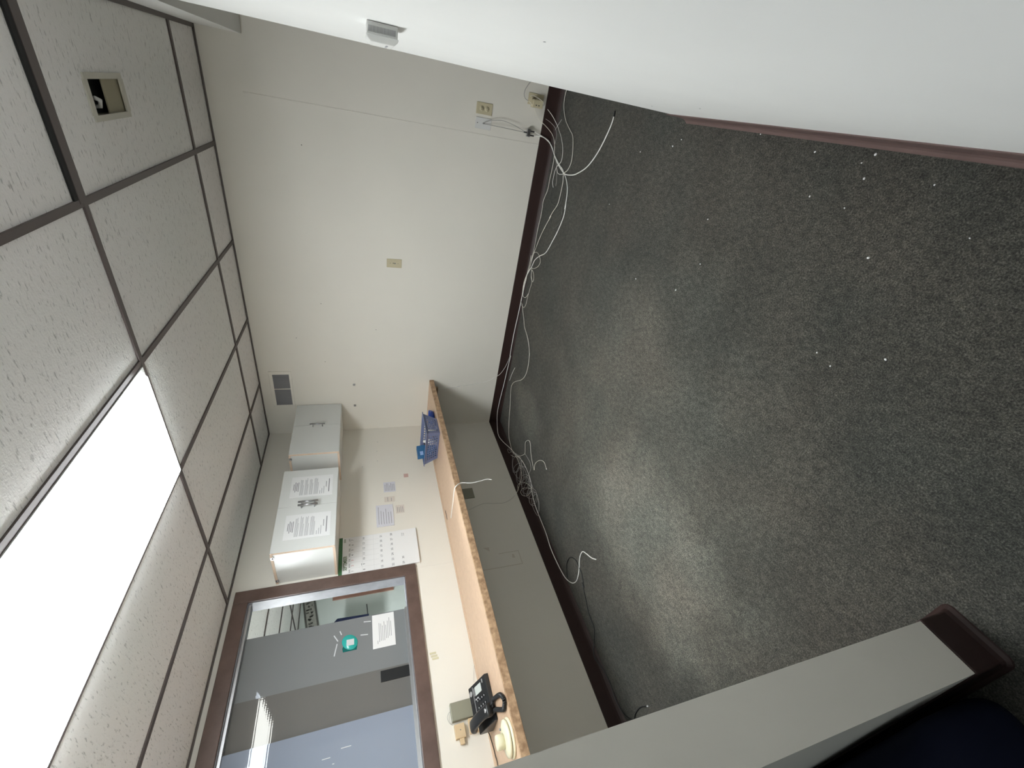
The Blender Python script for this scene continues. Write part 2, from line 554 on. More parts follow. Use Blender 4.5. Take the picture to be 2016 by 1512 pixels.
# cable routes (metres)
CAB = {
'coax_short': [[2.75,-0.022,0.185],[2.758,-0.022,0.113],[2.739,-0.022,0.06],[2.705,-0.022,0.018],[2.658,-0.071,0.005],[2.61,-0.172,0.005],[2.574,-0.293,0.005],[2.567,-0.363,0.005],[2.582,-0.471,0.005],[2.605,-0.543,0.005],[2.652,-0.643,0.005],[2.709,-0.713,0.005],[2.778,-0.769,0.005],[2.858,-0.813,0.005],[2.922,-0.837,0.005],[2.957,-0.837,0.005]],
'coax_long': [[2.778,-0.022,0.175],[2.761,-0.022,0.114],[2.737,-0.022,0.051],[2.686,-0.022,0.005],[2.632,-0.138,0.005],[2.589,-0.264,0.005],[2.546,-0.367,0.005],[2.496,-0.425,0.005],[2.434,-0.454,0.005],[2.354,-0.465,0.005],[2.395,-0.463,0.005],[2.314,-0.475,0.005],[2.211,-0.439,0.005],[2.104,-0.38,0.005],[1.983,-0.297,0.005],[1.92,-0.191,0.005],[1.855,-0.103,0.005],[1.785,-0.065,0.005],[1.704,-0.022,0.012],[1.619,-0.022,0.024],[1.543,-0.022,0.023],[1.464,-0.022,0.023],[1.374,-0.022,0.026],[1.281,-0.022,0.028],[1.143,-0.022,0.033],[1.0,-0.022,0.033],[0.86,-0.022,0.03],[0.849,-0.022,0.023],[0.707,-0.022,0.03],[0.496,-0.022,0.038],[0.287,-0.022,0.049],[0.123,-0.022,0.048],[0.022,-0.106,0.055],[0.022,-0.253,0.082],[0.022,-0.35,0.065],[0.022,-0.456,0.019],[0.063,-0.598,0.005],[0.132,-0.755,0.005],[0.152,-0.896,0.005],[0.143,-0.989,0.005],[0.108,-1.066,0.005],[0.075,-1.093,0.005],[0.033,-1.173,0.005],[0.022,-1.265,0.007],[0.022,-1.373,0.009],[0.022,-1.507,0.012],[0.022,-1.631,0.024],[0.022,-1.741,0.024],[0.022,-1.848,0.016],[0.026,-1.919,0.005],[0.092,-1.993,0.005],[0.164,-2.022,0.005],[0.23,-2.016,0.005],[0.285,-1.996,0.005],[0.356,-1.964,0.005],[0.425,-1.964,0.005],[0.463,-2.006,0.005],[0.5,-2.063,0.005],[0.543,-2.105,0.005]],
'loop_wire': [[2.932,-0.022,0.105],[2.896,-0.022,0.056],[2.84,-0.031,0.005],[2.778,-0.139,0.005],[2.714,-0.207,0.005],[2.645,-0.23,0.005],[2.606,-0.194,0.005],[2.588,-0.165,0.005],[2.553,-0.206,0.005],[2.553,-0.267,0.005],[2.57,-0.314,0.005],[2.596,-0.26,0.005],[2.603,-0.192,0.005],[2.581,-0.159,0.005],[2.537,-0.144,0.005],[2.48,-0.147,0.005],[2.447,-0.178,0.005]],
'floor_wire': [[3.071,-0.073,0.009],[3.023,-0.065,0.009],[2.957,-0.091,0.009],[2.887,-0.167,0.009],[2.839,-0.269,0.009],[2.803,-0.344,0.009],[2.728,-0.39,0.009],[2.655,-0.409,0.009],[2.6,-0.38,0.009],[2.565,-0.326,0.009],[2.507,-0.343,0.009],[2.439,-0.345,0.009],[2.36,-0.334,0.009],[2.288,-0.274,0.009],[2.231,-0.232,0.009],[2.253,-0.256,0.009],[2.169,-0.195,0.009],[2.072,-0.135,0.009],[1.977,-0.093,0.009],[1.898,-0.062,0.009],[1.832,-0.048,0.009],[1.745,-0.032,0.009],[1.686,-0.022,0.018],[1.59,-0.022,0.028],[1.513,-0.022,0.023],[1.444,-0.022,0.027],[1.407,-0.028,0.009],[1.321,-0.125,0.009],[1.261,-0.19,0.009],[1.21,-0.308,0.009],[1.15,-0.386,0.009],[1.098,-0.425,0.009],[1.114,-0.416,0.009],[1.005,-0.444,0.009],[0.9,-0.433,0.009],[0.803,-0.37,0.009],[0.685,-0.229,0.009],[0.609,-0.17,0.009],[0.533,-0.168,0.009],[0.387,-0.229,0.009],[0.232,-0.282,0.009],[0.108,-0.344,0.009],[0.054,-0.423,0.009],[0.035,-0.524,0.009],[0.069,-0.675,0.009],[0.052,-0.782,0.009],[0.022,-0.858,0.017],[0.022,-0.953,0.069],[0.022,-1.021,0.11],[0.022,-1.059,0.137]],
'base_wire': [[2.834,-0.02,0.105],[2.805,-0.02,0.058],[2.771,-0.02,0.021],[2.722,-0.044,0.006],[2.645,-0.081,0.006],[2.563,-0.088,0.006],[2.484,-0.082,0.006],[2.41,-0.082,0.006],[2.327,-0.041,0.006],[2.258,-0.046,0.006],[2.187,-0.053,0.006],[2.288,-0.045,0.006],[2.203,-0.048,0.006],[2.095,-0.039,0.006],[2.004,-0.042,0.006],[1.918,-0.042,0.006],[1.845,-0.032,0.006],[1.773,-0.034,0.006],[1.703,-0.02,0.016],[1.618,-0.02,0.031],[1.522,-0.02,0.026],[1.453,-0.02,0.024]],
'grey_wire': [[2.872,-0.022,0.107],[2.856,-0.022,0.063],[2.828,-0.022,0.019],[2.789,-0.042,0.005],[2.75,-0.046,0.005],[2.696,-0.047,0.005],[2.648,-0.098,0.005],[2.588,-0.165,0.005],[2.513,-0.211,0.005],[2.465,-0.219,0.005]],
'grey_stub': [[2.815,-0.022,0.016],[2.847,-0.028,0.005],[2.889,-0.081,0.005]],
'dark_wire': [[2.438,-0.149,0.004],[2.38,-0.151,0.004],[2.34,-0.208,0.004],[2.341,-0.313,0.004],[2.376,-0.372,0.004],[2.432,-0.377,0.004],[2.515,-0.345,0.004],[2.561,-0.336,0.004],[2.604,-0.384,0.004],[2.659,-0.456,0.004]],
'dark_wire2': [[2.355,-0.405,0.004],[2.306,-0.439,0.004],[2.363,-0.413,0.004],[2.303,-0.43,0.004],[2.253,-0.431,0.004],[2.187,-0.348,0.004],[2.196,-0.299,0.004],[2.223,-0.24,0.004],[2.216,-0.21,0.004]],
'knot_loop': [[1.839,-0.041,0.008],[1.898,-0.06,0.008],[1.925,-0.108,0.008],[1.925,-0.171,0.008],[1.886,-0.232,0.008],[1.833,-0.202,0.008],[1.784,-0.114,0.008],[1.779,-0.077,0.008],[1.748,-0.09,0.008],[1.701,-0.11,0.008],[1.684,-0.161,0.008],[1.722,-0.165,0.008],[1.755,-0.132,0.008],[1.763,-0.092,0.008],[1.716,-0.101,0.008],[1.677,-0.143,0.008],[1.598,-0.13,0.008],[1.525,-0.117,0.008],[1.443,-0.108,0.008],[1.403,-0.073,0.008],[1.405,-0.022,0.012]],
'knot_loop2': [[1.868,-0.022,0.012],[1.796,-0.022,0.011],[1.723,-0.022,0.016],[1.648,-0.022,0.015],[1.572,-0.022,0.019],[1.494,-0.022,0.014],[1.505,-0.081,0.011],[1.556,-0.122,0.011]],
'wall_wire': [[0.843,-0.012,0.024],[0.725,-0.012,0.052],[0.64,-0.012,0.092],[0.61,-0.012,0.125],[0.562,-0.012,0.188],[0.534,-0.012,0.28],[0.507,-0.012,0.424],[0.494,-0.012,0.526],[0.488,-0.012,0.501],[0.48,-0.012,0.634],[0.476,-0.012,0.714]],
'scrap_wire': [[0.794,-0.146,0.005],[0.699,-0.105,0.005],[0.596,-0.075,0.005]],
'tangle': [[0.038,-0.522,0.012],[0.02,-0.528,0.048],[0.02,-0.47,0.036],[0.108,-0.725,0.012],[0.061,-0.744,0.012],[0.02,-0.762,0.026],[0.02,-0.796,0.059],[0.02,-0.798,0.078],[0.02,-0.768,0.08],[0.02,-0.711,0.067],[0.02,-0.643,0.046],[0.02,-0.582,0.025],[0.038,-0.562,0.012],[0.08,-0.6,0.012],[0.115,-0.661,0.012],[0.134,-0.723,0.012],[0.125,-0.765,0.012],[0.09,-0.779,0.012],[0.037,-0.769,0.012],[0.02,-0.782,0.029],[0.02,-0.797,0.048],[0.02,-0.795,0.06],[0.02,-0.773,0.066],[0.02,-0.73,0.064],[0.02,-0.674,0.051],[0.02,-0.617,0.025],[0.062,-0.62,0.012],[0.122,-0.67,0.012],[0.148,-0.724,0.012],[0.135,-0.767,0.012],[0.091,-0.797,0.012],[0.036,-0.815,0.012],[0.02,-0.85,0.027],[0.02,-0.873,0.045],[0.02,-0.868,0.058],[0.02,-0.84,0.07],[0.02,-0.801,0.075],[0.02,-0.76,0.068],[0.02,-0.724,0.048],[0.02,-0.697,0.019],[0.062,-0.724,0.012],[0.099,-0.761,0.012],[0.111,-0.794,0.012],[0.102,-0.827,0.012],[0.077,-0.862,0.012],[0.039,-0.89,0.012],[0.02,-0.924,0.028],[0.02,-0.95,0.055],[0.02,-0.944,0.076],[0.02,-0.908,0.082],[0.02,-0.851,0.07],[0.02,-0.788,0.043],[0.02,-0.737,0.012],[0.07,-0.757,0.012],[0.1,-0.787,0.012],[0.116,-0.829,0.012],[0.124,-0.879,0.012],[0.123,-0.925,0.012],[0.104,-0.953,0.012],[0.063,-0.952,0.012],[0.02,-0.939,0.019],[0.02,-0.95,0.044],[0.02,-0.944,0.058],[0.02,-0.919,0.057],[0.02,-0.876,0.043],[0.02,-0.821,0.021],[0.05,-0.797,0.012],[0.099,-0.81,0.012],[0.141,-0.849,0.012],[0.166,-0.906,0.012],[0.164,-0.962,0.012],[0.13,-0.998,0.012],[0.072,-1.008,0.012],[0.02,-1.003,0.016],[0.02,-1.018,0.038],[0.02,-1.008,0.048],[0.02,-0.981,0.05],[0.02,-0.945,0.048],[0.02,-0.907,0.042],[0.02,-0.873,0.029],[0.029,-0.856,0.012],[0.084,-0.896,0.012],[0.13,-0.944,0.012],[0.148,-0.985,0.012],[0.13,-1.013,0.012],[0.085,-1.028,0.012],[0.029,-1.037,0.012],[0.02,-1.075,0.033],[0.02,-1.094,0.051],[0.02,-1.083,0.063],[0.02,-1.043,0.067],[0.02,-0.985,0.061],[0.02,-0.927,0.042],[0.02,-0.883,0.013],[0.077,-0.916,0.012],[0.117,-0.96,0.012],[0.115,-1.008,0.012],[0.112,-1.036,0.012],[0.1,-1.058,0.012],[0.083,-1.074,0.012],[0.058,-1.08,0.012],[0.021,-1.066,0.012],[0.02,-1.071,0.034],[0.02,-1.064,0.053],[0.02,-1.042,0.059],[0.02,-1.009,0.047],[0.02,-0.972,0.023],[0.056,-0.971,0.012],[0.102,-0.994,0.012],[0.128,-1.022,0.012],[0.138,-1.06,0.012],[0.136,-1.103,0.012],[0.122,-1.14,0.012],[0.092,-1.157,0.012],[0.048,-1.146,0.012],[0.02,-1.129,0.022],[0.02,-1.118,0.039],[0.02,-1.098,0.044],[0.02,-1.073,0.037],[0.02,-1.049,0.024],[0.026,-1.033,0.012],[0.058,-1.045,0.012],[0.093,-1.07,0.012],[0.129,-1.109,0.012],[0.155,-1.153,0.012],[0.156,-1.189,0.012],[0.125,-1.205,0.012],[0.071,-1.201,0.012],[0.02,-1.188,0.015],[0.02,-1.197,0.035],[0.02,-1.184,0.042],[0.02,-1.154,0.039],[0.02,-1.113,0.03],[0.02,-1.074,0.019],[0.039,-1.063,0.012],[0.079,-1.09,0.012],[0.12,-1.135,0.012],[0.148,-1.181,0.012],[0.151,-1.214,0.012],[0.13,-1.226,0.012],[0.094,-1.225,0.012],[0.055,-1.216,0.012],[0.021,-1.205,0.012],[0.02,-1.208,0.026],[0.02,-1.199,0.037],[0.02,-1.175,0.043],[0.02,-1.14,0.038],[0.02,-1.104,0.02],[0.063,-1.11,0.012],[0.118,-1.146,0.012],[0.15,-1.183,0.012],[0.151,-1.216,0.012],[0.13,-1.241,0.012],[0.037,-1.31,0.012],[0.02,-1.311,0.023],[0.02,-1.226,0.031],[0.025,-1.142,0.012],[0.138,-1.184,0.012],[0.13,-1.267,0.012],[0.065,-1.311,0.012]],
'tangle_tail': [[0.022,-0.561,0.037],[0.038,-0.61,0.012],[0.147,-0.711,0.012],[0.213,-0.767,0.012],[0.262,-0.798,0.012],[0.311,-0.776,0.012],[0.361,-0.755,0.012],[0.42,-0.794,0.012],[0.436,-0.846,0.012],[0.363,-0.913,0.012],[0.318,-0.981,0.012],[0.292,-1.043,0.012],[0.352,-1.029,0.012],[0.423,-1.065,0.012],[0.475,-1.11,0.012],[0.506,-1.165,0.012],[0.501,-1.204,0.012],[0.493,-1.226,0.012]],
'tangle_arc': [[0.265,-0.808,0.014],[0.279,-0.883,0.014],[0.282,-0.944,0.014],[0.245,-0.983,0.014],[0.146,-0.962,0.014],[0.022,-0.916,0.034],[0.022,-0.899,0.069],[0.022,-0.797,0.047],[0.058,-0.77,0.014],[0.125,-0.824,0.014]],
'tangle_ring': [[0.111,-1.103,0.016],[0.047,-1.027,0.016],[0.02,-1.002,0.052],[0.02,-1.038,0.085],[0.02,-1.078,0.082],[0.02,-1.093,0.048],[0.043,-1.087,0.016],[0.113,-1.102,0.016],[0.078,-1.009,0.016],[0.02,-0.927,0.037],[0.02,-0.957,0.087],[0.02,-1.017,0.101]],
'wall_thin': [[0.008,-1.156,0.591],[0.008,-1.127,0.513],[0.008,-1.109,0.442],[0.008,-1.121,0.36],[0.008,-1.127,0.269],[0.008,-1.1,0.197],[0.008,-1.06,0.147]],
'black_cord': [[0.046,-1.924,0.004],[0.105,-1.878,0.004],[0.152,-1.859,0.004],[0.224,-1.872,0.004],[0.281,-1.929,0.004],[0.285,-1.989,0.004],[0.276,-2.046,0.004],[0.224,-2.112,0.004],[0.23,-2.077,0.004],[0.186,-2.159,0.004],[0.136,-2.245,0.004],[0.121,-2.337,0.004],[0.051,-2.381,0.004],[0.02,-2.43,0.024],[0.02,-2.478,0.033],[0.02,-2.548,0.009],[0.024,-2.627,0.004],[0.02,-2.712,0.011],[0.026,-2.78,0.004],[0.064,-2.82,0.004],[0.106,-2.847,0.004],[0.123,-2.859,0.004],[0.164,-2.841,0.004],[0.249,-2.838,0.004],[0.333,-2.861,0.004]],
'counter_wire': [[0.238,-1.393,0.81],[0.327,-1.39,0.81],[0.414,-1.388,0.81],[0.482,-1.381,0.81],[0.539,-1.384,0.81],[0.604,-1.409,0.81],[0.6,-1.379,0.763],[0.6,-1.39,0.699],[0.6,-1.382,0.629],[0.6,-1.37,0.572],[0.6,-1.38,0.536]],
'jack_wire_a': [[2.769,-0.008,0.563],[2.769,-0.02,0.519],[2.769,-0.03,0.472],[2.767,-0.035,0.351],[2.765,-0.035,0.257]],
'jack_wire_b': [[2.773,-0.008,0.557],[2.793,-0.02,0.526],[2.805,-0.03,0.478],[2.809,-0.035,0.419],[2.795,-0.035,0.34],[2.78,-0.035,0.291],[2.769,-0.035,0.257]],
'outlet_wire_a': [[3.072,-0.03,0.267],[3.046,-0.03,0.284],[3.02,-0.03,0.298],[2.99,-0.03,0.301],[2.966,-0.03,0.287],[2.958,-0.03,0.262]],
'outlet_wire_b': [[2.957,-0.05,0.269],[2.944,-0.05,0.243],[2.932,-0.05,0.222],[2.899,-0.05,0.203],[2.866,-0.05,0.172],[2.846,-0.05,0.14],[2.835,-0.05,0.119]],
'outlet_wire_c': [[2.985,-0.06,0.267],[2.992,-0.06,0.242],[2.984,-0.06,0.202],[2.969,-0.06,0.167],[2.952,-0.06,0.157]],
'phone_cord': [[-0.045,-2.628,0.811],[0.004,-2.66,0.811],[0.045,-2.694,0.811],[0.064,-2.73,0.811],[0.081,-2.765,0.811],[0.09,-2.803,0.811],[0.096,-2.85,0.811],[0.03,-3.0,0.811]],
'box_wire': [[0.012,-2.533,0.995],[0.012,-2.54,1.006],[0.012,-2.554,1.014],[0.012,-2.57,1.014],[0.012,-2.588,1.006],[0.012,-2.597,0.994]],
'thin_wall_wire': [[0.006,-2.185,0.796],[0.006,-2.249,0.798],[0.006,-2.313,0.805],[0.006,-2.376,0.823],[0.006,-2.42,0.831]],
}
SPECKS = [[2.814, -1.213], [2.869, -1.472], [2.901, -1.52], [2.963, -1.969], [2.935, -2.226], [2.975, -2.357], [2.926, -2.395], [2.889, -2.428], [2.952, -2.422], [2.97, -2.533], [2.905, -2.612], [2.811, -2.287], [2.804, -2.419], [2.81, -2.756], [2.636, -1.879], [2.461, -1.94], [2.516, -1.049], [2.237, -1.532], [2.306, -1.857], [2.698, -2.567], [2.39, -2.591], [2.375, -2.651], [2.471, -2.769]]
COIL = [[0.333, -2.637, 0.818], [0.407, -2.651, 0.818], [0.492, -2.672, 0.818], [0.538, -2.697, 0.818], [0.556, -2.722, 0.818], [0.529, -2.734, 0.818], [0.503, -2.738, 0.818], [0.431, -2.714, 0.818], [0.339, -2.682, 0.818], [0.276, -2.678, 0.818]]

# ================================================================== the room shell
X0, X1, Y0, Y1 = -3.1, 5.4, -6.3, 1.8      # overall extent of the floor
WT = 0.092

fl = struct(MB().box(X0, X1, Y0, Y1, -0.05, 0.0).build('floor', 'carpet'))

# ceiling: tiles above a brown tee grid
LX0, LX1 = GA + GS, GA + 2 * GS                # bay of the light panel
LY1, LY0 = -GD - 2 * GS, -GD - 4 * GS
hole = (2.612, 2.741, -1.392, -1.105)
mb = MB()
for a, b, c, d in split_rect(X0, X1, Y0, Y1, [hole, (LX0 + .012, LX1 - .012, LY0 + .012, LY1 - .012)]):
    mb.box(a, b, c, d, H + 0.006, H + 0.02)
ceil = struct(mb.build('ceiling', 'tile', fix=False))
mb = MB()
g = 0.012
xs = [GA + k * GS for k in range(4)]
ys = [-GD - 2 * k * GS for k in range(3)]
for x in xs:
    mb.box(x - g, x + g, YP1, 0, H - 0.001, H + 0.006)
for y in ys:
    mb.box(0, XR, y - g, y + g, H - 0.0015, H + 0.0055)
# doubled tee towards the right wall, its tile sitting high and leaving a dark slot
mb.box(xs[3], XR, ys[1] - 0.030, ys[1] + g, H - 0.003, H + 0.0057)
# wall angle
for a, b, c, d in ((0, XR, -0.022, 0), (0, 0.02, YP1, 0), (XR - 0.02, XR, YP1, 0), (0, XR, YP1, YP1 + 0.02)):
    mb.box(a, b, c, d, H - 0.002, H + 0.004)
# grid of the office beyond the window
for k in range(1, 6):
    x = -0.534 - GS * (k - 0)
    mb.box(x - g, x + g, Y0, Y1, H - 0.001, H + 0.006)
for k in range(-3, 2):
    y = -0.44 - k * 2 * GS
    mb.box(-2.9, -WT, y - g, y + g, H - 0.0015, H + 0.0055)
mb.box(-2.9, -2.88, Y0, Y1, H - 0.002, H + 0.004)
mb.build('ceiling_grid', 'grid', ceil)
mb = MB()
mb.box(xs[3] + g, XR - .02, ys[1] - 0.052, ys[1] - 0.030, H - 0.001, H + 0.0052)
mb.build('open_slot', 'dark', ceil)

# walls
mb = MB()
mb.box(-WT, X1, 0, WT, 0, H + 0.006)
for z in range(1):
    mb.prism([(-0.005, 0), (0, -0.0022), (0.005, 0)], (2.700, 0, HB), (1, 0, 0), (0, 1, 0), (0, 0, 1.94))
wall_back = struct(mb.build('wall_back', 'wall'))
mb = MB()
for x, z in ((0.788, 1.726), (1.335, 1.721), (1.02, 1.93), (1.11, 1.30), (2.46, 1.76)):
    mb.box(x - .0025, x + .0025, -0.0008, 0.001, z - .0025, z + .0025)
mb.build('nail_hole', 'ink_d', wall_back)

WZ0, WZ1, WY0, WY1 = 1.168, 2.141, -3.12, -1.66   # window opening
mb = MB()
mb.box(-WT, 0, WY1, 0, 0, H + 0.006)
mb.box(-WT, 0, Y0, WY0, 0, H + 0.006)
mb.box(-WT, 0, WY0, WY1, 0, WZ0)
mb.box(-WT, 0, WY0, WY1, WZ1, H + 0.006)
mb.prism([(-0.005, 0), (0, 0.001), (0.005, 0)], (0, -1.61, CT + .01), (0, 1, 0), (1, 0, 0), (0, 0, 0.27))
wall_left = struct(mb.build('wall_left', 'wall'))
mb = MB()
for y, z in ((-0.21, 1.30), (-0.34, 1.31), (-0.47, 1.31), (-0.53, 1.44)):
    mb.box(-.001, 0.0008, y - .003, y + .003, z - .003, z + .003)
mb.build('nail_hole', 'ink_l', wall_left)
mb = MB()   # old adhesive outline of a removed box under the counter
T = 0.0012
mb.box(-.001, T, -1.722, -1.716, 0.286, 0.62)
mb.box(-.001, T, -1.607, -1.602, 0.286, 0.45)
mb.box(-.001, T, -1.722, -1.602, 0.284, 0.290)
mb.prism([(-1.63, .33), (-1.66, .33), (-1.655, .352), (-1.625, .345)], (-.001, 0, 0), (0, 1, 0), (0, 0, 1), (T + .001, 0, 0))
mb.prism([(-1.535, .558), (-1.572, .514), (-1.535, .511)], (-.001, 0, 0), (0, 1, 0), (0, 0, 1), (T + .001, 0, 0))
mb.build('adhesive_mark', M('old_adhesive', (0.66, 0.61, 0.53), rough=0.7), wall_left)

mb = MB()
mb.box(XR, XR + WT, Y0, YO, 0, H + 0.006)
mb.box(XR, XR + WT, YO, 0, 2.023, H + 0.006)
wall_right = struct(mb.build('wall_right', 'wall_r'))
mb = MB()
for y, z in ((-2.581, 1.112), (-1.75, .35), (-2.1, .4)):
    mb.box(XR - .0006, XR + .001, y - .003, y + .003, z - .0015, z + .0015)
mb.build('nail_hole', 'ink', wall_right)

mb = MB()
mb.box(0, XP, YP2, YP1, 0, H + 0.006)
mb.box(XP, XR, YP2, YP1, 2.03, H + 0.006)
wall_front = struct(mb.build('wall_front', 'wall'))

# rooms seen through the window, in its reflection and behind the camera
struct(MB().box(-3.02, -2.9, Y0, Y1, 0, H + .006).build('wall_far_left', 'wall_o'))
struct(MB().box(-2.9, -WT, Y1 - .12, Y1, 0, H + .006).build('wall_office_back', 'wall_o'))
struct(MB().box(-2.9, -WT, -4.4, -4.28, 0, H + .006).build('wall_office_front', 'wall_o'))
struct(MB().box(X1 - .12, X1, Y0, 0, 0, H + .006).build('wall_far_right', 'wall'))
struct(MB().box(XR + WT, X1 - .12, -3.4, -3.28, 0, H + .006).build('wall_alcove_front', 'wall'))
struct(MB().box(0, XR, Y0, Y0 + .12, 0, H + .006).build('wall_hall_end', 'wall'))


# ------------------------------------------------------------------ baseboards (vinyl cove base)
def cove(path, name, mat):
    """path: (x, y, nx, ny) with the outward normal; returns a swept cove profile"""
    prof = [(0.0, 0.0), (0.019, 0.0), (0.017, 0.004), (0.010, 0.012), (0.0055, 0.024), (0.004, 0.04), (0.004, HB - .003), (0.0025, HB), (0.0, HB)]
    mb = MB()
    rings = [[(x + nx * d, y + ny * d, z) for d, z in prof] for x, y, nx, ny in path]
    mb.rings(rings, smooth=False)
    return struct(mb.build(name, mat))


cove([(X1 - .12, 0, 0, -1), (0.0, 0, 0, -1)], 'baseboard_back', 'base')
cove([(0, 0, 1, 0), (0, YP1, 1, 0)], 'baseboard_left', 'base')
cove([(XR, YO + .03, -1, 0), (XR, Y0 + .1, -1, 0)], 'baseboard_right', 'base_r')
pp = [(0.0, YP1, 0, 1), (XP - .002, YP1, 0, 1)]
for k in range(7):
    t = PI / 2 * (1 - k / 6)
    pp.append((XP - .002 + .002 * math.cos(t), YP1 - .002 + .002 * math.sin(t), math.cos(t), math.sin(t)))
for k in range(7):
    t = -PI / 2 * k / 6
    pp.append((XP - .002 + .002 * math.cos(t), YP2 + .002 + .002 * math.sin(t), math.cos(t), math.sin(t)))
pp.append((0.0, YP2, 0, -1))
cove(pp, 'baseboard_front', 'base')

# ================================================================== ceiling light and ceiling box
def light_panel(x0, x1, y0, y1, lens, label):
    t = thing('ceiling_light', ((x0 + x1) / 2, (y0 + y1) / 2, H), label, 'light')
    mb = MB()
    a = 0.016
    for q in ((x0, x1, y0, y0 + a), (x0, x1, y1 - a, y1), (x0, x0 + a, y0 + a, y1 - a), (x1 - a, x1, y0 + a, y1 - a)):
        mb.box(*q, H - 0.004, H + 0.05)
    mb.build('frame', 'white', t)
    mb = MB()
    b = .014
    P = [(x0 + a, y0 + a), (x1 - a, y0 + a), (x1 - a, y1 - a), (x0 + a, y1 - a)]
    Q = [(x0 + a + b, y0 + a + b), (x1 - a - b, y0 + a + b), (x1 - a - b, y1 - a - b), (x0 + a + b, y1 - a - b)]
    mb.rings([[(p[0], p[1], H) for p in P], [(p[0], p[1], H - .022) for p in Q]], smooth=False)
    mb.build('lens', lens, t)
    return t


light_panel(LX0 + .014, LX1 - .014, LY0 + .014, LY1 - .014, 'lens', 'long lit fluorescent panel recessed in the white tiled ceiling')
light_panel(-1.73 + .014, -1.134 - .014, -2.87, -1.67, 'lens2', 'unseen light panel added over the office behind the window')

light_panel(3.85, 4.45, -2.1, -.9, 'lens3', 'unseen fill light panel added in the room beyond the opening')

light_panel(.9, 1.5, -5.9, -4.7, 'lens4', 'unseen dim fill panel added in the hall behind the front partition')

t = thing('ceiling_box', (2.676, -1.25, H), 'square tan ceiling recess with a dark opening and a white hook', 'ceiling fixture')
hx0, hx1, hy0, hy1 = hole
mb = MB()
for q in ((hx0 - .006, hx0 + .012, hy0, hy1), (hx1 - .012, hx1 + .006, hy0, hy1), (hx0 + .012, hx1 - .012, hy0 - .006, hy0 + .02), (hx0 + .012, hx1 - .012, hy1 - .02, hy1 + .006)):
    mb.box(*q, H + .001, H + .008)
mb.build('rim', 'rim', t)
mb = MB()
mb.box(hx0, hx0 + .004, hy0, hy1, H + .008, H + .05)
mb.box(hx1 - .004, hx1, hy0, hy1, H + .008, H + .05)
mb.box(hx0, hx1, hy0, hy0 + .004, H + .008, H + .05)
mb.box(hx0, hx1, hy1 - .004, hy1, H + .008, H + .05)
mb.box(hx0, hx1, hy1 - .145, hy1, H + .012, H + .016)
mb.build('lining', 'tan', t)
MB().box(hx0 - .01, hx1 + .01, hy0 - .01, hy1 + .01, H + .05, H + .054).build('back_plate', 'dark', t)
MB().tube([(2.64, -1.285, H + .05), (2.645, -1.29, H + .02), (2.665, -1.30, H + .012), (2.672, -1.32, H + .018)], .007).build('hook', 'white', t)

# ================================================================== window in the left wall
win = MB()
cw = 0.082
for q in ((WY1, WY1 + cw, WZ0 - cw, WZ1 + cw), (WY0 - cw, WY0, WZ0 - cw, WZ1 + cw), (WY0, WY1, WZ1, WZ1 + cw), (WY0, WY1, WZ0 - cw, WZ0)):
    win.box(0, 0.016, *q)
win = struct(win.build('window_1', 'casing', bevel=.003))
mb = MB()
mb.box(-WT - .002, 0.004, WY1 - .004, WY1 + .001, WZ0, WZ1)
mb.box(-WT - .002, 0.004, WY0 - .001, WY0 + .004, WZ0, WZ1)
mb.box(-WT - .002, 0.004, WY0, WY1, WZ1 - .004, WZ1)
mb.box(-WT - .002, 0.004, WY0, WY1, WZ0, WZ0 + .004)
mb.build('jamb_lining', 'jamb', win)
mb = MB()
for x in (-.018, -.042, -.066):
    mb.box(x - .002, x + .002, WY0 + .004, -1.87, WZ0 + .004, WZ0 + .020)
    mb.box(x - .002, x + .002, WY0 + .004, WY1 - .004, WZ1 - .018, WZ1 - .004)
mb.box(-.070, -.014, WY0 + .004, -1.87, WZ0 + .004, WZ0 + .006)
mb.build('sliding_track', 'alum', win)
p1 = MB().box(-.056, -.052, -2.50, -1.862, WZ0 + .008, WZ1 - .006).build('glass_pane', 'film1', win)
p2 = MB().box(-.032, -.028, WY0 + .006, -2.437, WZ0 + .008, WZ1 - .006).build('glass_pane', 'film2', win)
MB().box(-.0519, -.0513, -2.436, -2.203, WZ0 + .01, WZ1 - .02).build('privacy_film', 'film3', p1)
MB().box(-.0512, -.044, -2.276, -2.216, WZ0 + .024, 1.358).build('latch', 'black', p1, bevel=.001)
MB().box(-.050, -.047, -2.43, -1.865, WZ0 + .008, WZ0 + .022).build('edge_strip', 'alum', p1)
MB().box(-.026, -.022, WY0 + .01, -2.44, WZ0 + .008, WZ0 + .024).build('edge_strip', 'alum', p2)
for y, z0, z1 in ((-2.545, 1.52, 1.57), (-2.57, 1.62, 1.66), (-2.60, 1.60, 1.61)):
    MB().box(-.0279, -.0265, y - .002, y + .002, z0, z1).build('tape_scrap', 'tape', p2)
mb = MB()
for a, b in (((-1.985, 1.60), (-1.945, 1.625)), ((-1.95, 1.58), (-1.925, 1.59)), ((-2.0, 1.61), (-2.07, 1.625)), ((-1.98, 1.47), (-1.985, 1.425)), ((-1.90, 1.45), (-1.905, 1.405))):
    d = Vector((0, b[0] - a[0], b[1] - a[1]))
    n = Vector((0, -d.z, d.y)).normalized() * .006
    mb.obox((-.0519, a[0], a[1]), d, n, (.0008, 0, 0))
mb.build('tape_scrap', 'tape', p1)

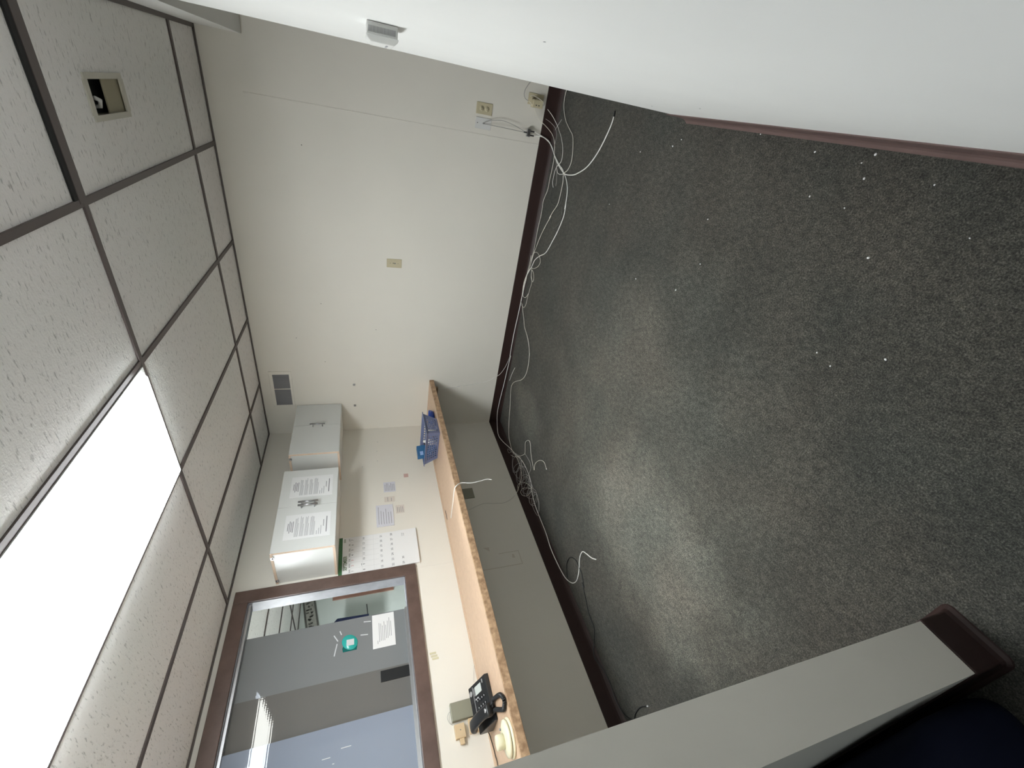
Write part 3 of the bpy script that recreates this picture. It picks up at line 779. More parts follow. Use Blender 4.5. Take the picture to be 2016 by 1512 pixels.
# things stuck on the glass
t = thing('paper_sheet', (-.051, -1.974, 1.328), 'white printed sheet taped sideways on the window glass', 'paper')
MB().box(-.0520, -.0508, -2.080, -1.868, 1.259, 1.397).build('sheet', 'paper', t)
mb = MB()
for k, (a, b) in enumerate(((-2.055, -2.035), (-2.045, -1.925), (-2.04, -1.93), (-2.04, -1.945), (-2.04, -1.92), (-2.03, -1.945), (-2.03, -1.92), (-2.02, -1.90), (-2.02, -1.925))):
    z = 1.366 - k * .0105
    mb.box(-.0508, -.0505, a, b, z - .0014, z + .0014)
mb.build('printed_lines', 'ink', t)
t = thing('window_hanger', (-.05, -2.01, 1.533), 'oval teal plastic disc with a pale label taped on the window glass', 'sign')
mb = MB()
mb.lathe([(.001, 0), (.049, 0), (.051, .002), (.049, .005), (.001, .0055)], (-.0518, -2.007, 1.533), (1, 0, 0), 40, sx=1.0, sy=.82)
d = mb.build('disc', 'teal', t)
# lathe U axis is vertical/horizontal depending on orthogonal(); lip below the disc
mb = MB()
mb.prism([(-.040, -.052), (.040, -.052), (.044, -.03), (.036, -.012), (-.036, -.012), (-.044, -.03)], (-.0519, -2.007, 1.533), (0, 0, 1), (0, 1, 0), (.0015, 0, 0))
mb.build('lip', 'teal_d', t)
MB().box(-.0465, -.0458, -2.028, -1.992, 1.508, 1.552).build('label_patch', 'tape', t)

# ================================================================== office behind the window
t = thing('notice_board', (-2.9, .25, 1.47), 'brown framed white notice board on the office wall behind the window', 'board')
MB().box(-2.899, -2.885, .0, .62, 1.12, 1.84).build('board_panel', 'paper', t)
mb = MB()
for q in ((-.045, 0.0, 1.09, 1.87), (.62, .665, 1.09, 1.87), (0, .62, 1.84, 1.87), (0, .62, 1.09, 1.12)):
    mb.box(-2.899, -2.875, *q)
mb.build('board_frame', 'brownw', t)
t = thing('wall_sign', (-2.89, -.1, 2.12), 'grey patterned banner hung askew high on the office wall', 'sign')
O = Vector((-2.896, -.42, 2.002))
U = Vector((0, .56, .105))
V = Vector((0, -.022, .150))
N = Vector((.006, 0, 0))
MB().obox(O, U, V, N).build('panel', 'signg', t)
mb = MB()
for k, (a, b) in enumerate(((0, .14), (.86, 1.0))):
    mb.obox(O + V * a + N, U, V * (b - a), N * .5)
mb.build('border', 'signd', t)
mb = MB()
rr = random.Random(3)
for k in range(11):
    u = .05 + k * .082
    for q in range(4):
        a = .26 + rr.random() * .4
        mb.obox(O + U * (u + rr.random() * .03) + V * a + N, U * (.012 + rr.random() * .03), V * (.06 + rr.random() * .16), N * .4)
mb.build('pattern_mark', 'signd', t)
t = thing('wall_monitor', (-2.6, -.6, 1.6), 'dark flat monitor on an arm in the office behind the window', 'monitor')
mb = MB()
mb.prism([(-.463, 1.785), (-.478, 1.42), (-.90, 1.42), (-.90, 1.82), (-.50, 1.82)], (-2.62, 0, 0), (0, 1, 0), (0, 0, 1), (.03, 0, 0))
mb.build('screen', 'monitor', t)
mb = MB()
mb.tube([(-2.60, -.49, 1.432), (-2.60, -.345, 1.444)], .006)
mb.build('antenna', 'black2', t)
MB().box(-2.9, -2.62, -.70, -.64, 1.55, 1.65).build('bracket', 'black2', t)

# ================================================================== counter
t = thing('wall_counter', (.286, -1.62, CT), 'long chipboard laminate counter fixed along the left wall', 'counter')
nx0, nx1, ny0, ny1 = .062, .094, -1.285, -1.185
mb = MB()
for a, b, c, d in split_rect(0.0, .555, YP1, -.0015, [(nx0, nx1, ny0, ny1)]):
    mb.box(a, b, c, d, CT - .019, CT)
top = mb.build('worktop', 'ctop', t, fix=False)
MB().box(.0005, .052, YP1 + .001, -.002, CT, CT + .002).build('scribe_strip', 'ctop', top)
MB().box(nx0 - .004, nx1 + .004, ny0 - .004, ny1 + .004, CT - .0065, CT - .0035).build('grommet_hole', 'dark', top)
MB().box(.5552, .573, YP1, -.0015, CT - .042, CT + .0003).build('front_edge', 'cedge', t, bevel=.002)
mb = MB()
mb.box(.012, .50, -.04, -.012, CT - .085, CT - .0195)
mb.box(.0005, .03, -3.2, -.04, CT - .06, CT - .0195)
mb.build('support_cleat', 'cunder', t)

# ================================================================== wall cabinets
def cabinet(y1, y0, z0, z1, label, handles, splity, fillers=True):
    t = thing('wall_cabinet', (.16, (y0 + y1) / 2, z0), label, 'cabinet', 'white wall cabinets')
    p = .016
    xb = .311
    mb = MB()
    mb.box(.001, xb, y0 + .001, y0 + p, z0 + p, z1 - p)
    mb.box(.001, xb, y1 - p, y1 - .001, z0 + p, z1 - p)
    mb.box(.001, .006, y0 + p, y1 - p, z0 + p, z1 - p)
    mb.build('side_panel', 'melamine', t)
    for z in (z0, z1 - p):
        c = MB().box(.001, xb, y0 - .002, y1, z, z + p).build('top_panel' if z > z0 else 'bottom_panel', 'melamine', t)
        MB().box(.001, xb, y0 - .0028, y0 - .002, z, z + p).build('raw_edge', 'chip', c)
    ds = []
    for a, b in ((y0 - .001, splity - .0008), (splity + .0008, y1 - .001)):
        d = MB().box(xb + .002, xb + .018, a, b, z0 + .002, z1 - .002).build('door', 'melamine', t)
        if a < splity - .01:
            MB().box(xb + .002, xb + .0178, a - .0008, a, z0 + .002, z1 - .002).build('raw_edge', 'chip', d)
        ds.append(d)
    for hy, hz0, hz1, di in handles:
        mb = MB()
        x = xb + .018
        mb.tube([(x + .030, hy, hz0), (x + .030, hy, hz1)], .006, 10)
        for z in (hz0 + .022, hz1 - .022):
            mb.tube([(x, hy, z), (x + .030, hy, z)], .0042, 8)
        mb.build('bar_handle', 'steel', ds[di])
    for x in (.035, xb - .03):
        mb = MB()
        mb.box(x - .012, x + .012, y0 - .006, y0 - .0028, z1 - .022, z1 - .002)
        mb.lathe([(.001, 0), (.007, 0), (.005, .004), (.001, .006)], (x, y0 - .006, z1 - .014), (0, -1, 0), 14)
        mb.build('corner_bracket', 'steel', t)
    return t


cabinet(-.008, -.66, 1.614, 1.990, 'white double door wall cabinet against the far corner, bare doors', [(-.325, 1.738, 1.858, 1)], -.305)
cab2 = cabinet(-.842, -1.555, 1.614, 1.996, 'white double door wall cabinet beside the window, sheets taped on its doors', [(-1.183, 1.738, 1.866, 1), (-1.212, 1.738, 1.866, 0)], -1.1955)
for side, (ya, yb) in enumerate(((-1.115, -.915), (-1.47, -1.27))):
    t = thing('paper_sheet', (.3305, (ya + yb) / 2, 1.79), ('white notice taped on the cabinet door nearer the far corner', 'white notice taped on the cabinet door nearer the window')[side], 'paper', 'notices on the cabinet doors')
    MB().box(.3294, .3303, ya, yb, 1.650, 1.932).build('sheet', 'paper', t)
    mb = MB()
    rr = random.Random(5 + side)
    w0, w1 = ya + .018, yb - .018
    cyy = (ya + yb) / 2
    for k, (z, wd) in enumerate(((1.912, .10), (1.902, .16), (1.892, .13), (1.882, .15))):
        hw = wd / 2
        mb.box(.3303, .3305, cyy - hw * .6, cyy + hw * .6, z - .0022, z + .0022, 1)
    for k in range(20):
        z = 1.868 - k * .0062
        if k in (4, 9, 14):
            continue
        e = w1 - rr.random() * .02 - (.05 if k in (3, 8, 13, 19) else 0)
        mb.box(.3303, .3305, w0, e, z - .0015, z + .0015, 0)
    for k, z in enumerate((1.735, 1.722, 1.709)):
        mb.box(.3303, .3305, w0, w0 + .03 + .02 * k, z - .002, z + .002, 0)
    mb.box(.3303, .3305, cyy - .02, cyy + .035, 1.692, 1.696, 1)
    mb.box(.3303, .3305, cyy - .07, cyy + .06, 1.672, 1.678, 1)
    mb.build('printed_lines', ['ink_l', 'ink'], t)

# ================================================================== calendar and notes on the left wall
O = Vector((0.0, -1.422, 0))
t = thing('wall_calendar', (.003, -1.422, 1.33), 'open paper wall calendar for September with a green top band', 'calendar')
MB().box(.0005, .004, -1.575, -1.269, 1.334, 1.588).build('upper_page', 'paper', t)
MB().prism([(0.0025, 1.054), (.017, 1.052), (.0045, 1.334), (.0025, 1.334)], (0, -1.573, 0), (1, 0, 0), (0, 0, 1), (0, .303, 0)).build('lower_page', 'paper', t)
MB().box(.0005, .006, -1.577, -1.267, 1.588, 1.612).build('green_band', 'green', t)
items = [('SEPTEMBER', .036, -.062, 1.568, 0, .64), ('2024', .02, .125, 1.572, 0, .8)]
for k, dname in enumerate(('SUN', 'MON', 'TUE', 'WED', 'THU', 'FRI', 'SAT')):
    items.append((dname, .013, -.129 + k * .043, 1.539, 1, 1))
n = 1
rowz = (1.522, 1.455, 1.385 - .07, 1.245, 1.165)
up_items, lo_items = list(items), []
for r in range(5):
    for c in range(7):
        if n > 30:
            break
        it = (str(n), .021, -.132 + c * .043, (1.519, 1.440, 1.316, 1.240, 1.166)[r], 2 if (r == 0 and c in (1, 2)) else 1, 1)
        (up_items if r < 2 else lo_items).append(it)
        n += 1
up_items += [('note', .009, -.09, 1.458, 1, 1)]
mb = text_bm(up_items, (.004, -1.422, 0), (0, 1, 0), (0, 0, 1), .0004)
for k in range(8):
    mb.box(.004, .00415, -1.573 + k * .0433 - .0003, -1.573 + k * .0433 + .0003, 1.336, 1.531, 3)
for z in (1.531, 1.452, 1.372):
    mb.box(.004, .00415, -1.573, -1.270, z - .0003, z + .0003, 3)
mb.build('printed_dates', ['green_ink', 'ink', 'red_ink', 'ink_l'], t, fix=False)
sl = Vector((-.0125, 0, .282)).normalized()
Oc = Vector((.0045 + .0003, -1.422, 1.334)) - sl * 1.334
mb = text_bm(lo_items + [('1 2 3 4 5', .008, .11, 1.16, 1, 1), ('6 7 8 9', .008, .11, 1.148, 1, 1)], Oc, (0, 1, 0), sl, .0004)
mb.build('printed_dates', ['green_ink', 'ink', 'red_ink', 'ink_l'], t, fix=False)


def note(y0, y1, z0, z1, mat, label, lines, dx=.001, tilt=0.0, vertical=False, group=None):
    t = thing('paper_note', (.001, (y0 + y1) / 2, (z0 + z1) / 2), label, 'paper', group)
    MB().prism([(y0, z0), (y1, z0 + tilt), (y1, z1 + tilt), (y0, z1)], (.0005, 0, 0), (0, 1, 0), (0, 0, 1), (dx, 0, 0)).build('sheet', mat, t)
    if lines:
        mb = MB()
        rr = random.Random(int(abs(y0) * 1000))
        for k in range(lines):
            z = z1 - (k + 1) * (z1 - z0) / (lines + 1)
            e = y1 - (.08 + rr.random() * .3) * (y1 - y0)
            mb.box(.0005 + dx, .0008 + dx, y0 + .1 * (y1 - y0), e, z - .0016, z + .0016)
        mb.build('printed_lines', 'ink', t)
    return t


G = 'paper notes on the wall over the counter'
note(-.858, -.745, 1.173, 1.272, 'paper_b', 'small white list taped on the wall nearest the basket', 7, group=G)
note(-.966, -.910, 1.188, 1.272, 'paper_o', 'narrow cream slip between the small list and the large bluish note', 2, group=G)
note(-1.208, -.995, 1.209, 1.343, 'paper_b', 'largest bluish paper note on the wall beside the calendar', 6, dx=.004, group=G)
note(-1.094, -1.012, 1.118, 1.188, 'paper_o', 'cream square note just under the large bluish note', 4, group=G)
note(-.707, -.664, 1.053, 1.092, 'pink', 'tiny pink sticky scrap on the wall above the blue basket', 0, group=G)
t = thing('tape_residue', (.001, -2.22, 1.04), 'yellowed strips of old tape on the wall under the window', 'tape')
mb = MB()
for y, z in ((-2.205, 1.046), (-2.222, 1.04), (-2.238, 1.034)):
    mb.box(.0005, .0014, y - .006, y + .006, z - .02, z + .02)
mb.build('strip', 'tape_y', t)

# ================================================================== back wall fittings
t = thing('air_vent', (.497, 0, 2.09), 'painted wall air vent with two dark grilles under the ceiling', 'vent')
mb = MB()
for q in ((.305, .338, 2.004, 2.178), (.664, .695, 2.004, 2.178), (.338, .664, 2.151, 2.178), (.338, .664, 2.004, 2.024), (.508, .516, 2.024, 2.151)):
    mb.box(q[0], q[1], -.008, -.0002, q[2], q[3])
mb.build('flange', 'wall', t, bevel=.002)
for a, b in ((.338, .508), (.516, .664)):
    mb = MB()
    mb.box(a, b, -.0015, -.0004, 2.024, 2.151, 0)
    n = int((b - a) / .007)
    for k in range(n):
        x = a + (k + .5) * (b - a) / n
        mb.obox((x - .0012, -.0075, 2.024), (.0025, 0, 0), (.002, .006, 0), (0, 0, .127), 1)
    mb.build('grille', ['dark', 'vent'], t)

for k, x in enumerate((.539, .298)):
    o = MB().box(x - .0095, x + .0095, -.007, -.0003, 1.487, 1.506)
    o.box(x - .003, x + .003, -.010, -.007, 1.493, 1.499)
    o = o.build('wall_hook', 'steel', bevel=.0008)
    tag(o, ('small square metal hook on the back wall, further from the cabinet', 'small square metal hook on the back wall, nearer the cabinet')[k], 'hook', 'square wall hooks')


def plate(t, x, z, mat, w=.07, h=.115, y=0.0):
    return MB().prism([(-w / 2, -h / 2), (w / 2, -h / 2), (w / 2, h / 2), (-w / 2, h / 2)], (x, y - .0002, z), (1, 0, 0), (0, 0, 1), (0, -.005, 0)).build('cover_plate', mat, t, bevel=.0018)


def sockets(t, x, z, mat, y=0.0):
    for dz in (.0195, -.0195):
        s = MB()
        s.lathe([(.001, 0), (.0165, 0), (.0165, .0018), (.001, .002)], (x, y - .005, z + dz), (0, -1, 0), 24, sx=1, sy=1)
        so = s.build('socket', mat, t)
        mb = MB()
        mb.box(x - .0072, x - .005, y - .0075, y - .0065, z + dz - .0035, z + dz + .0045)
        mb.box(x + .005, x + .0072, y - .0075, y - .0065, z + dz - .0035, z + dz + .0045)
        mb.box(x - .002, x + .002, y - .0075, y - .0065, z + dz - .0105, z + dz - .0065)
        mb.build('slot', 'ink_d', so)


t = thing('power_outlet', (2.859, 0, .566), 'almond duplex power outlet with free sockets low on the back wall', 'outlet')
plate(t, 2.859, .566, 'beige')
sockets(t, 2.859, .566, 'beige')
t = thing('cable_jack', (2.770, 0, .562), 'white wall plate with coax cables plugged in beside the almond outlet', 'wall plate')
plate(t, 2.770, .562, 'white')
mb = MB()
mb.lathe([(.001, 0), (.005, 0), (.0045, .012), (.001, .012)], (2.770, -.005, .563), (0, -1, 0), 12)
mb.build('threaded_port', 'steel', t)
mb = MB().lathe([(.001, 0), (.0035, 0), (.001, .0015)], (2.770, -.005, .605), (0, -1, 0), 10)
mb.build('screw', 'ink_d', t)
t = thing('light_switch', (1.7085, 0, 1.158), 'almond toggle light switch in the middle of the back wall', 'switch')
plate(t, 1.7085, 1.158, 'beige')
mb = MB().box(1.7035, 1.7135, -.0062, -.005, 1.146, 1.170)
mb.build('toggle_slot', 'ink', t)
MB().obox((1.7052, -.006, 1.155), (.0066, 0, 0), (0, -.012, .006), (0, .003, .009)).build('toggle', 'beige', t, bevel=.001)
mb = MB()
for z in (1.128, 1.188):
    mb.lathe([(.001, 0), (.003, 0), (.001, .0012)], (1.7085, -.005, z), (0, -1, 0), 10)
mb.build('screw', 'ink', t)
t = thing('power_outlet', (2.968, 0, .20), 'almond outlet with a bulky plug adapter by the opening', 'outlet')
plate(t, 2.975, .20, 'beige')
sockets(t, 2.975, .20, 'beige')
t = thing('power_adapter', (2.955, -.035, .20), 'boxy almond plug adapter in the outlet by the opening', 'adapter')
MB().box(2.925, 2.975, -.062, -.0075, .160, .235).build('body', 'beige', t, bevel=.005)
mb = MB()
for z in (.21, .19):
    mb.box(2.938, 2.944, -.0628, -.0618, z - .005, z + .005)
mb.build('slot', 'ink_d', t)

t = thing('cable_splitter', (2.765, -.03, .225), 'small metal coax splitter with black plugs hanging on the back wall', 'splitter')
MB().box(2.742, 2.790, -.042, -.022, .212, .238).build('body', 'steel', t, bevel=.002)
mb = MB()
for x, z0, z1 in ((2.766, .238, .262), (2.778, .180, .212), (2.752, .180, .212)):
    mb.tube([(x, -.033, z0), (x, -.033, z1)], .0048, 10)
mb.build('plug', 'black', t)

# thermostat on the right wall
t = thing('thermostat', (XR, -2.22, 1.36), 'small white vented thermostat on the right wall', 'thermostat')
MB().box(XR - .022, XR - .0006, -2.268, -2.17, 1.326, 1.388).build('base', 'white', t, bevel=.0015)
mb = MB()
mb.prism([(0, 0), (.0, .066), (-.006, .064), (-.013, .056), (-.013, .010), (-.006, .002)], (XR - .022, -2.274, 1.324), (1, 0, 0), (0, 0, 1), (0, .112, 0))
mb.build('front_cover', 'white', t, bevel=.002)
mb = MB()
for k in range(20):
    z = 1.331 + k * .00275
    mb.box(XR - .018, XR - .008, -2.2690, -2.2678, z, z + .0012)
mb.build('vent_slot', 'ink', t)
MB().box(XR - .0364, XR - .0348, -2.25, -2.20, 1.345, 1.349).build('dial_slot', 'ink_l', t)

# ================================================================== fittings on the left wall near the phone
t = thing('wall_box', (.01, -2.543, .93), 'grey green plastic wall box behind the telephone', 'box')
MB().box(.0005, .030, -2.588, -2.499, .862, .995).build('cover', 'olive', t, bevel=.004)
t = thing('blank_plate', (.003, -.975, .56), 'square olive blank plate on the left wall under the counter', 'wall plate')
MB().box(.0004, .006, -1.031, -.917, .511, .606).build('cover_plate', 'olive', t, bevel=.0015)
t = thing('phone_jack', (.015, -2.636, .958), 'beige surface phone jack with a small plug, beside the grey green box', 'phone jack')
MB().box(.0005, .026, -2.668, -2.603, .931, .987).build('body', 'beige2', t, bevel=.0015)
MB().box(.008, .022, -2.695, -2.6685, .942, .967).build('plug', 'beige2', t, bevel=.001)
MB().lathe([(.001, 0), (.003, 0), (.001, .001)], (.026, -2.632, .957), (1, 0, 0), 10).build('screw', 'ink', t)
t = thing('phone_jack', (.015, -2.61, .88), 'beige surface phone jack half hidden behind the telephone handset', 'phone jack')
MB().box(.0005, .026, -2.660, -2.592, .854, .907).build('body', 'beige2', t, bevel=.0015)
MB().box(.026, .0264, -2.650, -2.643, .862, .870).build('screw', 'ink', t)

# ================================================================== telephone
PH = Vector((.307, -2.498, CT + .0012))     # front right foot
EL, EW, EZ = Vector((0, -1, 0)), Vector((-1, 0, 0)), Vector((0, 0, 1))
t = thing('desk_telephone', PH + EL * .12 + EW * .08, 'black corded desk telephone on the counter under the window', 'telephone')
slope = Vector((-.152, 0, .070))
sw = slope.normalized()
sn = Vector((.070, 0, .152)).normalized()


def P(l, w, h=0.0):
    return PH + EZ * .022 + EL * l + sw * (w * .168) + sn * h


mb = MB()
mb.prism([(0, 0), (0, .022), (.152, .092), (.166, .086), (.160, 0)], PH, EW, EZ, EL * .172)
body = mb.build('body', 'black', t, bevel=.003)
mb = MB()
mb.prism([(.004, 0), (.004, .012), (.150, .076), (.160, .07), (.158, 0)], PH + EL * .1721, EW, EZ, EL * .044)
mb.build('cradle', 'black', t, bevel=.003)


def pad(l0, l1, w0, w1, h, mat, name, par, base=0.0002, bev=0.0):
    a = P(l0, w0, base)
    m = MB().obox(a, EL * (l1 - l0), sw * ((w1 - w0) * .168), sn * h)
    return m.build(name, mat, par, bevel=bev)


pad(.020, .060, .28, .64, .0012, 'lcd', 'display', t)
pad(.020, .058, .68, .705, .0012, 'silver', 'display_trim', t)
pad(.010, .165, .745, .765, .0014, 'silver', 'trim_line', t)
mb = MB()
mb.lathe([(.001, 0), (.013, 0), (.012, .0015), (.001, .0015)], P(.034, .89, .0002), sn, 24)
mb.build('speaker_grille', 'silver', t)
pad(.012, .030, .15, .20, .0018, 'silver', 'button', t)
pad(.080, .160, .82, .96, .0006, 'black2', 'label_window', t)
for r in range(4):
    for c in range(3):
        l = .088 + c * .032 * 1.0
        wv = .20 + (3 - r) * .125
        k = pad(l - .008, l + .008, wv - .035, wv + .035, .0025, 'black', 'key', t)
        a = P(l - .0032, wv - .012, .0028)
        MB().obox(a, EL * .0062, sw * .0042, sn * .0003).build('legend', 'key', k)
for wv in (.55, .66):
    pad(.072, .079, wv - .03, wv + .02, .002, 'key', 'side_button', t)
# handset
mb = MB()
rings = []
NS = 26
for i in range(NS):
    s = i / (NS - 1)
    e = abs(s - .5) * 2
    wpos = -.13 + s * 1.06
    lift = .042 - .012 * e * e
    half = .027 + .004 * max(0, (e - .62) / .38) ** .5 if e > .62 else .027
    th = .011 + (.009 * min(1, (e - .55) / .2) if e > .55 else 0)
    if e > .93:
        q = (1 - e) / .07
        half *= .75 + .25 * q
        th *= .7 + .3 * q
    c = P(.172 + .012 * s, wpos, lift - (th - .011) * .9)
    ring = []
    for k in range(16):
        a = 2 * PI * k / 16
        ca, sa = math.cos(a), math.sin(a)
        ring.append(c + EL * (half * math.copysign(abs(ca) ** .6, ca)) + sn * (th * math.copysign(abs(sa) ** .6, sa)))
    rings.append(ring)
mb.rings(rings)
hs = mb.build('handset', 'black', t)
mb = MB().lathe([(.001, 0), (.010, 0), (.009, .002), (.001, .0025)], P(.173, -.02, .0445), sn, 20, sx=1, sy=1.0)
mb.build('badge', 'silver', hs)
cp = smooth_path([P(.165, -.16, .015)] + COIL[:1] + COIL[1:], 14)
# even re-sampling, then a helix round it
L = [0]
for a, b in zip(cp, cp[1:]):
    L.append(L[-1] + (b - a).length)
hel = []
n = int(L[-1] / .0008)
j = 0
for i in range(n):
    d = L[-1] * i / n
    while L[j + 1] < d:
        j += 1
    f = (d - L[j]) / max(1e-9, L[j + 1] - L[j])
    c = cp[j].lerp(cp[j + 1], f)
    tg = (cp[j + 1] - cp[j]).normalized()
    U_ = tg.cross(EZ).normalized()
    V_ = tg.cross(U_)
    a = d / .0056 * 2 * PI
    hel.append(c + U_ * (.0082 * math.cos(a)) + V_ * (.0082 * math.sin(a)))
MB().tube(hel, .0026, 5).build('coiled_cord', 'black', t)

# ================================================================== smoke detector lying on the counter
t = thing('smoke_detector', (.475, -2.842, CT), 'round ivory smoke detector lying on the counter end by the telephone', 'smoke detector')
c = (.475, -2.842, CT + .0008)
MB().lathe([(.001, 0), (.076, 0), (.078, .003), (.077, .009), (.070, .0115), (.001, .0115)], c, n=56).build('base_ring', 'ivory', t)
MB().lathe([(.001, .0115), (.064, .0115), (.064, .0145), (.001, .0145)], c, n=48).build('gap_ring', 'ink_d', t)
MB().lathe([(.001, .0145), (.070, .0145), (.073, .018), (.071, .026), (.055, .032), (.034, .034), (.001, .034)], c, n=56).build('cover', 'ivory', t)
MB().lathe([(.001, .034), (.030, .034), (.030, .066), (.027, .070), (.001, .070)], (.468, -2.846, CT + .0008), n=32).build('sensor_cap', 'ivory', t)
MB().lathe([(.001, 0), (.005, 0), (.005, .006), (.001, .006)], (.455, -2.797, CT + .034), n=12).build('test_pin', 'ink', t)

# ================================================================== basket on the counter
bx0, bx1, by0, by1 = .205, .505, -.705, -.525
rx0, rx1, ry0, ry1 = .165, .530, -.735, -.470
bz, rz = CT + .0015, .928
t = thing('plastic_basket', (.35, -.61, CT), 'slate blue perforated plastic basket on the far end of the counter', 'basket')
B = [Vector((bx1, by0, bz)), Vector((bx1, by1, bz)), Vector((bx0, by1, bz)), Vector((bx0, by0, bz))]
Rr = [Vector((rx1, ry0, rz)), Vector((rx1, ry1, rz)), Vector((rx0, ry1, rz)), Vector((rx0, ry0, rz))]
mb = MB()
for i in range(4):
    j = (i + 1) % 4
    nu = 10 if i % 2 else 7
    nv = 5

    def W(u, v):
        return (B[i].lerp(B[j], u)).lerp(Rr[i].lerp(Rr[j], u), v)
    u0, u1, v0, v1 = .10, .90, .10, .84
    mb.quad(W(0, 0), W(u0, 0), W(u0, 1), W(0, 1))
    mb.quad(W(u1, 0), W(1, 0), W(1, 1), W(u1, 1))
    mb.quad(W(u0, 0), W(u1, 0), W(u1, v0), W(u0, v0))
    mb.quad(W(u0, v1), W(u1, v1), W(u1, 1), W(u0, 1))
    for a in range(nu):
        for b in range(nv):
            ua, ub = u0 + (u1 - u0) * a / nu, u0 + (u1 - u0) * (a + 1) / nu
            va, vb = v0 + (v1 - v0) * b / nv, v0 + (v1 - v0) * (b + 1) / nv
            du, dv = (ub - ua) * .17, (vb - va) * .2
            o = [W(ua, va), W(ub, va), W(ub, vb), W(ua, vb)]
            q = [W(ua + du, va + dv), W(ub - du, va + dv), W(ub - du, vb - dv), W(ua + du, vb - dv)]
            mb.add(o + q, [(0, 1, 5, 4), (1, 2, 6, 5), (2, 3, 7, 6), (3, 0, 4, 7)])
wl = mb.build('lattice_wall', 'blue', t)
so = wl.modifiers.new('solidify', 'SOLIDIFY')
so.thickness = .0022
MB().box(bx0, bx1, by0, by1, bz, bz + .003).build('bottom', 'blue', t)
mb = MB()
e = .012
mb.box(rx0 - e, rx1 + e, ry0 - e, ry0, rz - .004, rz + .002)
mb.box(rx0 - e, rx1 + e, ry1, ry1 + e, rz - .004, rz + .002)
mb.box(rx0 - e, rx0, ry0, ry1, rz - .004, rz + .002)
mb.box(rx1, rx1 + e, ry0, ry1, rz - .004, rz + .002)
mb.build('rim', 'blue', t, bevel=.002)

t = thing('blue_carton', (.22, -.66, CT + .005), 'printed blue carton standing in the back of the slate blue basket', 'box')
c0 = Vector((.213, -.690, CT + .006))
Uv, Vv, Wv = Vector((.006, .125, .0)), Vector((.042, -.002, .0)), Vector((-.022, 0, .165))
MB().obox(c0, Uv, Vv, Wv).build('carton', 'card_b', t, bevel=.001)
nn = Uv.cross(Wv).normalized()
if nn.x < 0:
    nn = -nn
mb = MB()
f0 = c0 + Vv
mb.obox(f0 + Uv * .05 + Wv * .70 + nn * .0003, Uv * .36, Wv * .17, nn * .0004)
mb.build('label_patch', 'card_l', t)
o = MB().lathe([(.001, 0), (.022, 0), (.024, .004), (.024, .085), (.018, .1), (.010, .108), (.010, .122), (.001, .122)], (.345, -.655, CT + .006), (.10, .12, 1), 24).build('white_bottle', 'white')
tag(o, 'white plastic bottle standing inside the slate blue basket', 'bottle')
o = MB().lathe([(.001, 0), (.016, 0), (.016, .100), (.012, .105), (.001, .105)], (.300, -.612, CT + .006), (.05, -.05, 1), 20).build('black_tube', 'black')
tag(o, 'black capped tube standing inside the slate blue basket', 'tube')
o = MB().lathe([(.001, 0), (.026, 0), (.028, .06), (.020, .075), (.001, .08)], (.40, -.58, CT + .006), (0, 0, 1), 24).build('ivory_jar', 'ivory')
tag(o, 'ivory lidded jar inside the slate blue basket', 'jar')

o = MB()
rings = []
for r, z in ((.045, 0), (.058, .006), (.066, .024), (.069, .040), (.066, .0405), (.062, .024), (.050, .009), (.001, .007)):
    rings.append([Vector((.415 + r * .9 * math.cos(2 * PI * k / 36), -.385 + r * 1.15 * math.sin(2 * PI * k / 36), CT + .001 + z)) for k in range(36)])
o.rings(rings)
o = o.build('blue_dish', 'blue_r')
tag(o, 'royal blue plastic dish on the counter behind the basket', 'dish')

# ================================================================== cables
def cable(key, r, mat, name, label, cat='cable', group=None, n=6, sides=7, jitter=0.0, ends=None):
    pts = smooth_path(CAB[key], n)
    pts = [p if (p.z > r or p.z < 0.0) else Vector((p.x, p.y, r + .001)) for p in pts]
    o = MB().tube(pts, r, sides).build(name, mat)
    tag(o, label, cat, group)
    if ends:
        for i, j, m_, nm, rr_, ln in ends:
            d = (pts[i] - pts[j]).normalized()
            MB().tube([pts[i] - d * ln * .3, pts[i] + d * ln], rr_, 8).build(nm, m_, o)
    return o


GC = 'loose cables along the skirting'
cable('coax_short', .0036, 'cable_w', 'coaxial_cable', 'thick white coaxial cable curving out on the carpet to a black tip', 'cable', GC, ends=[(-1, -2, 'black', 'plug', .005, .022)])
cable('coax_long', .0034, 'cable_w', 'coaxial_cable', 'long white coaxial cable running round the corner and ending in a hooked curl', 'cable', GC)
cable('loop_wire', .0020, 'cable_w', 'phone_wire', 'white wire dropping over the skirting and looping near the short coaxial cable', 'cable', GC)
cable('floor_wire', .0023, 'cable_c', 'phone_wire', 'cream wire from behind the opening running on the carpet round the corner', 'cable', GC)
cable('base_wire', .0021, 'cable_c', 'phone_wire', 'cream wire lying tight against the back skirting', 'cable', GC)
cable('grey_wire', .0017, 'cable_g', 'phone_wire', 'thin grey wire hanging over the back skirting under the plug adapter', 'cable', GC)
cable('grey_stub', .0024, 'cable_g', 'wire_end', 'short grey wire stub sticking up by the back skirting', 'cable', GC)
cable('dark_wire', .0016, 'cable_d', 'phone_wire', 'thin dark grey wire looping on the carpet under the short coaxial cable', 'cable', GC)
cable('dark_wire2', .0016, 'cable_d', 'phone_wire', 'thin dark grey wire with a kink between the two long cables', 'cable', GC)
cable('knot_loop', .0019, 'cable_c', 'phone_wire', 'cream wire with small loops where the cables bunch at the back skirting', 'cable', GC)
cable('knot_loop2', .0022, 'cable_c', 'phone_wire', 'cream wire wound along the bunched cables at the back skirting', 'cable', GC)
cable('wall_wire', .0018, 'cable_w', 'phone_wire', 'white wire rising on the back wall to the counter end', 'cable', GC)
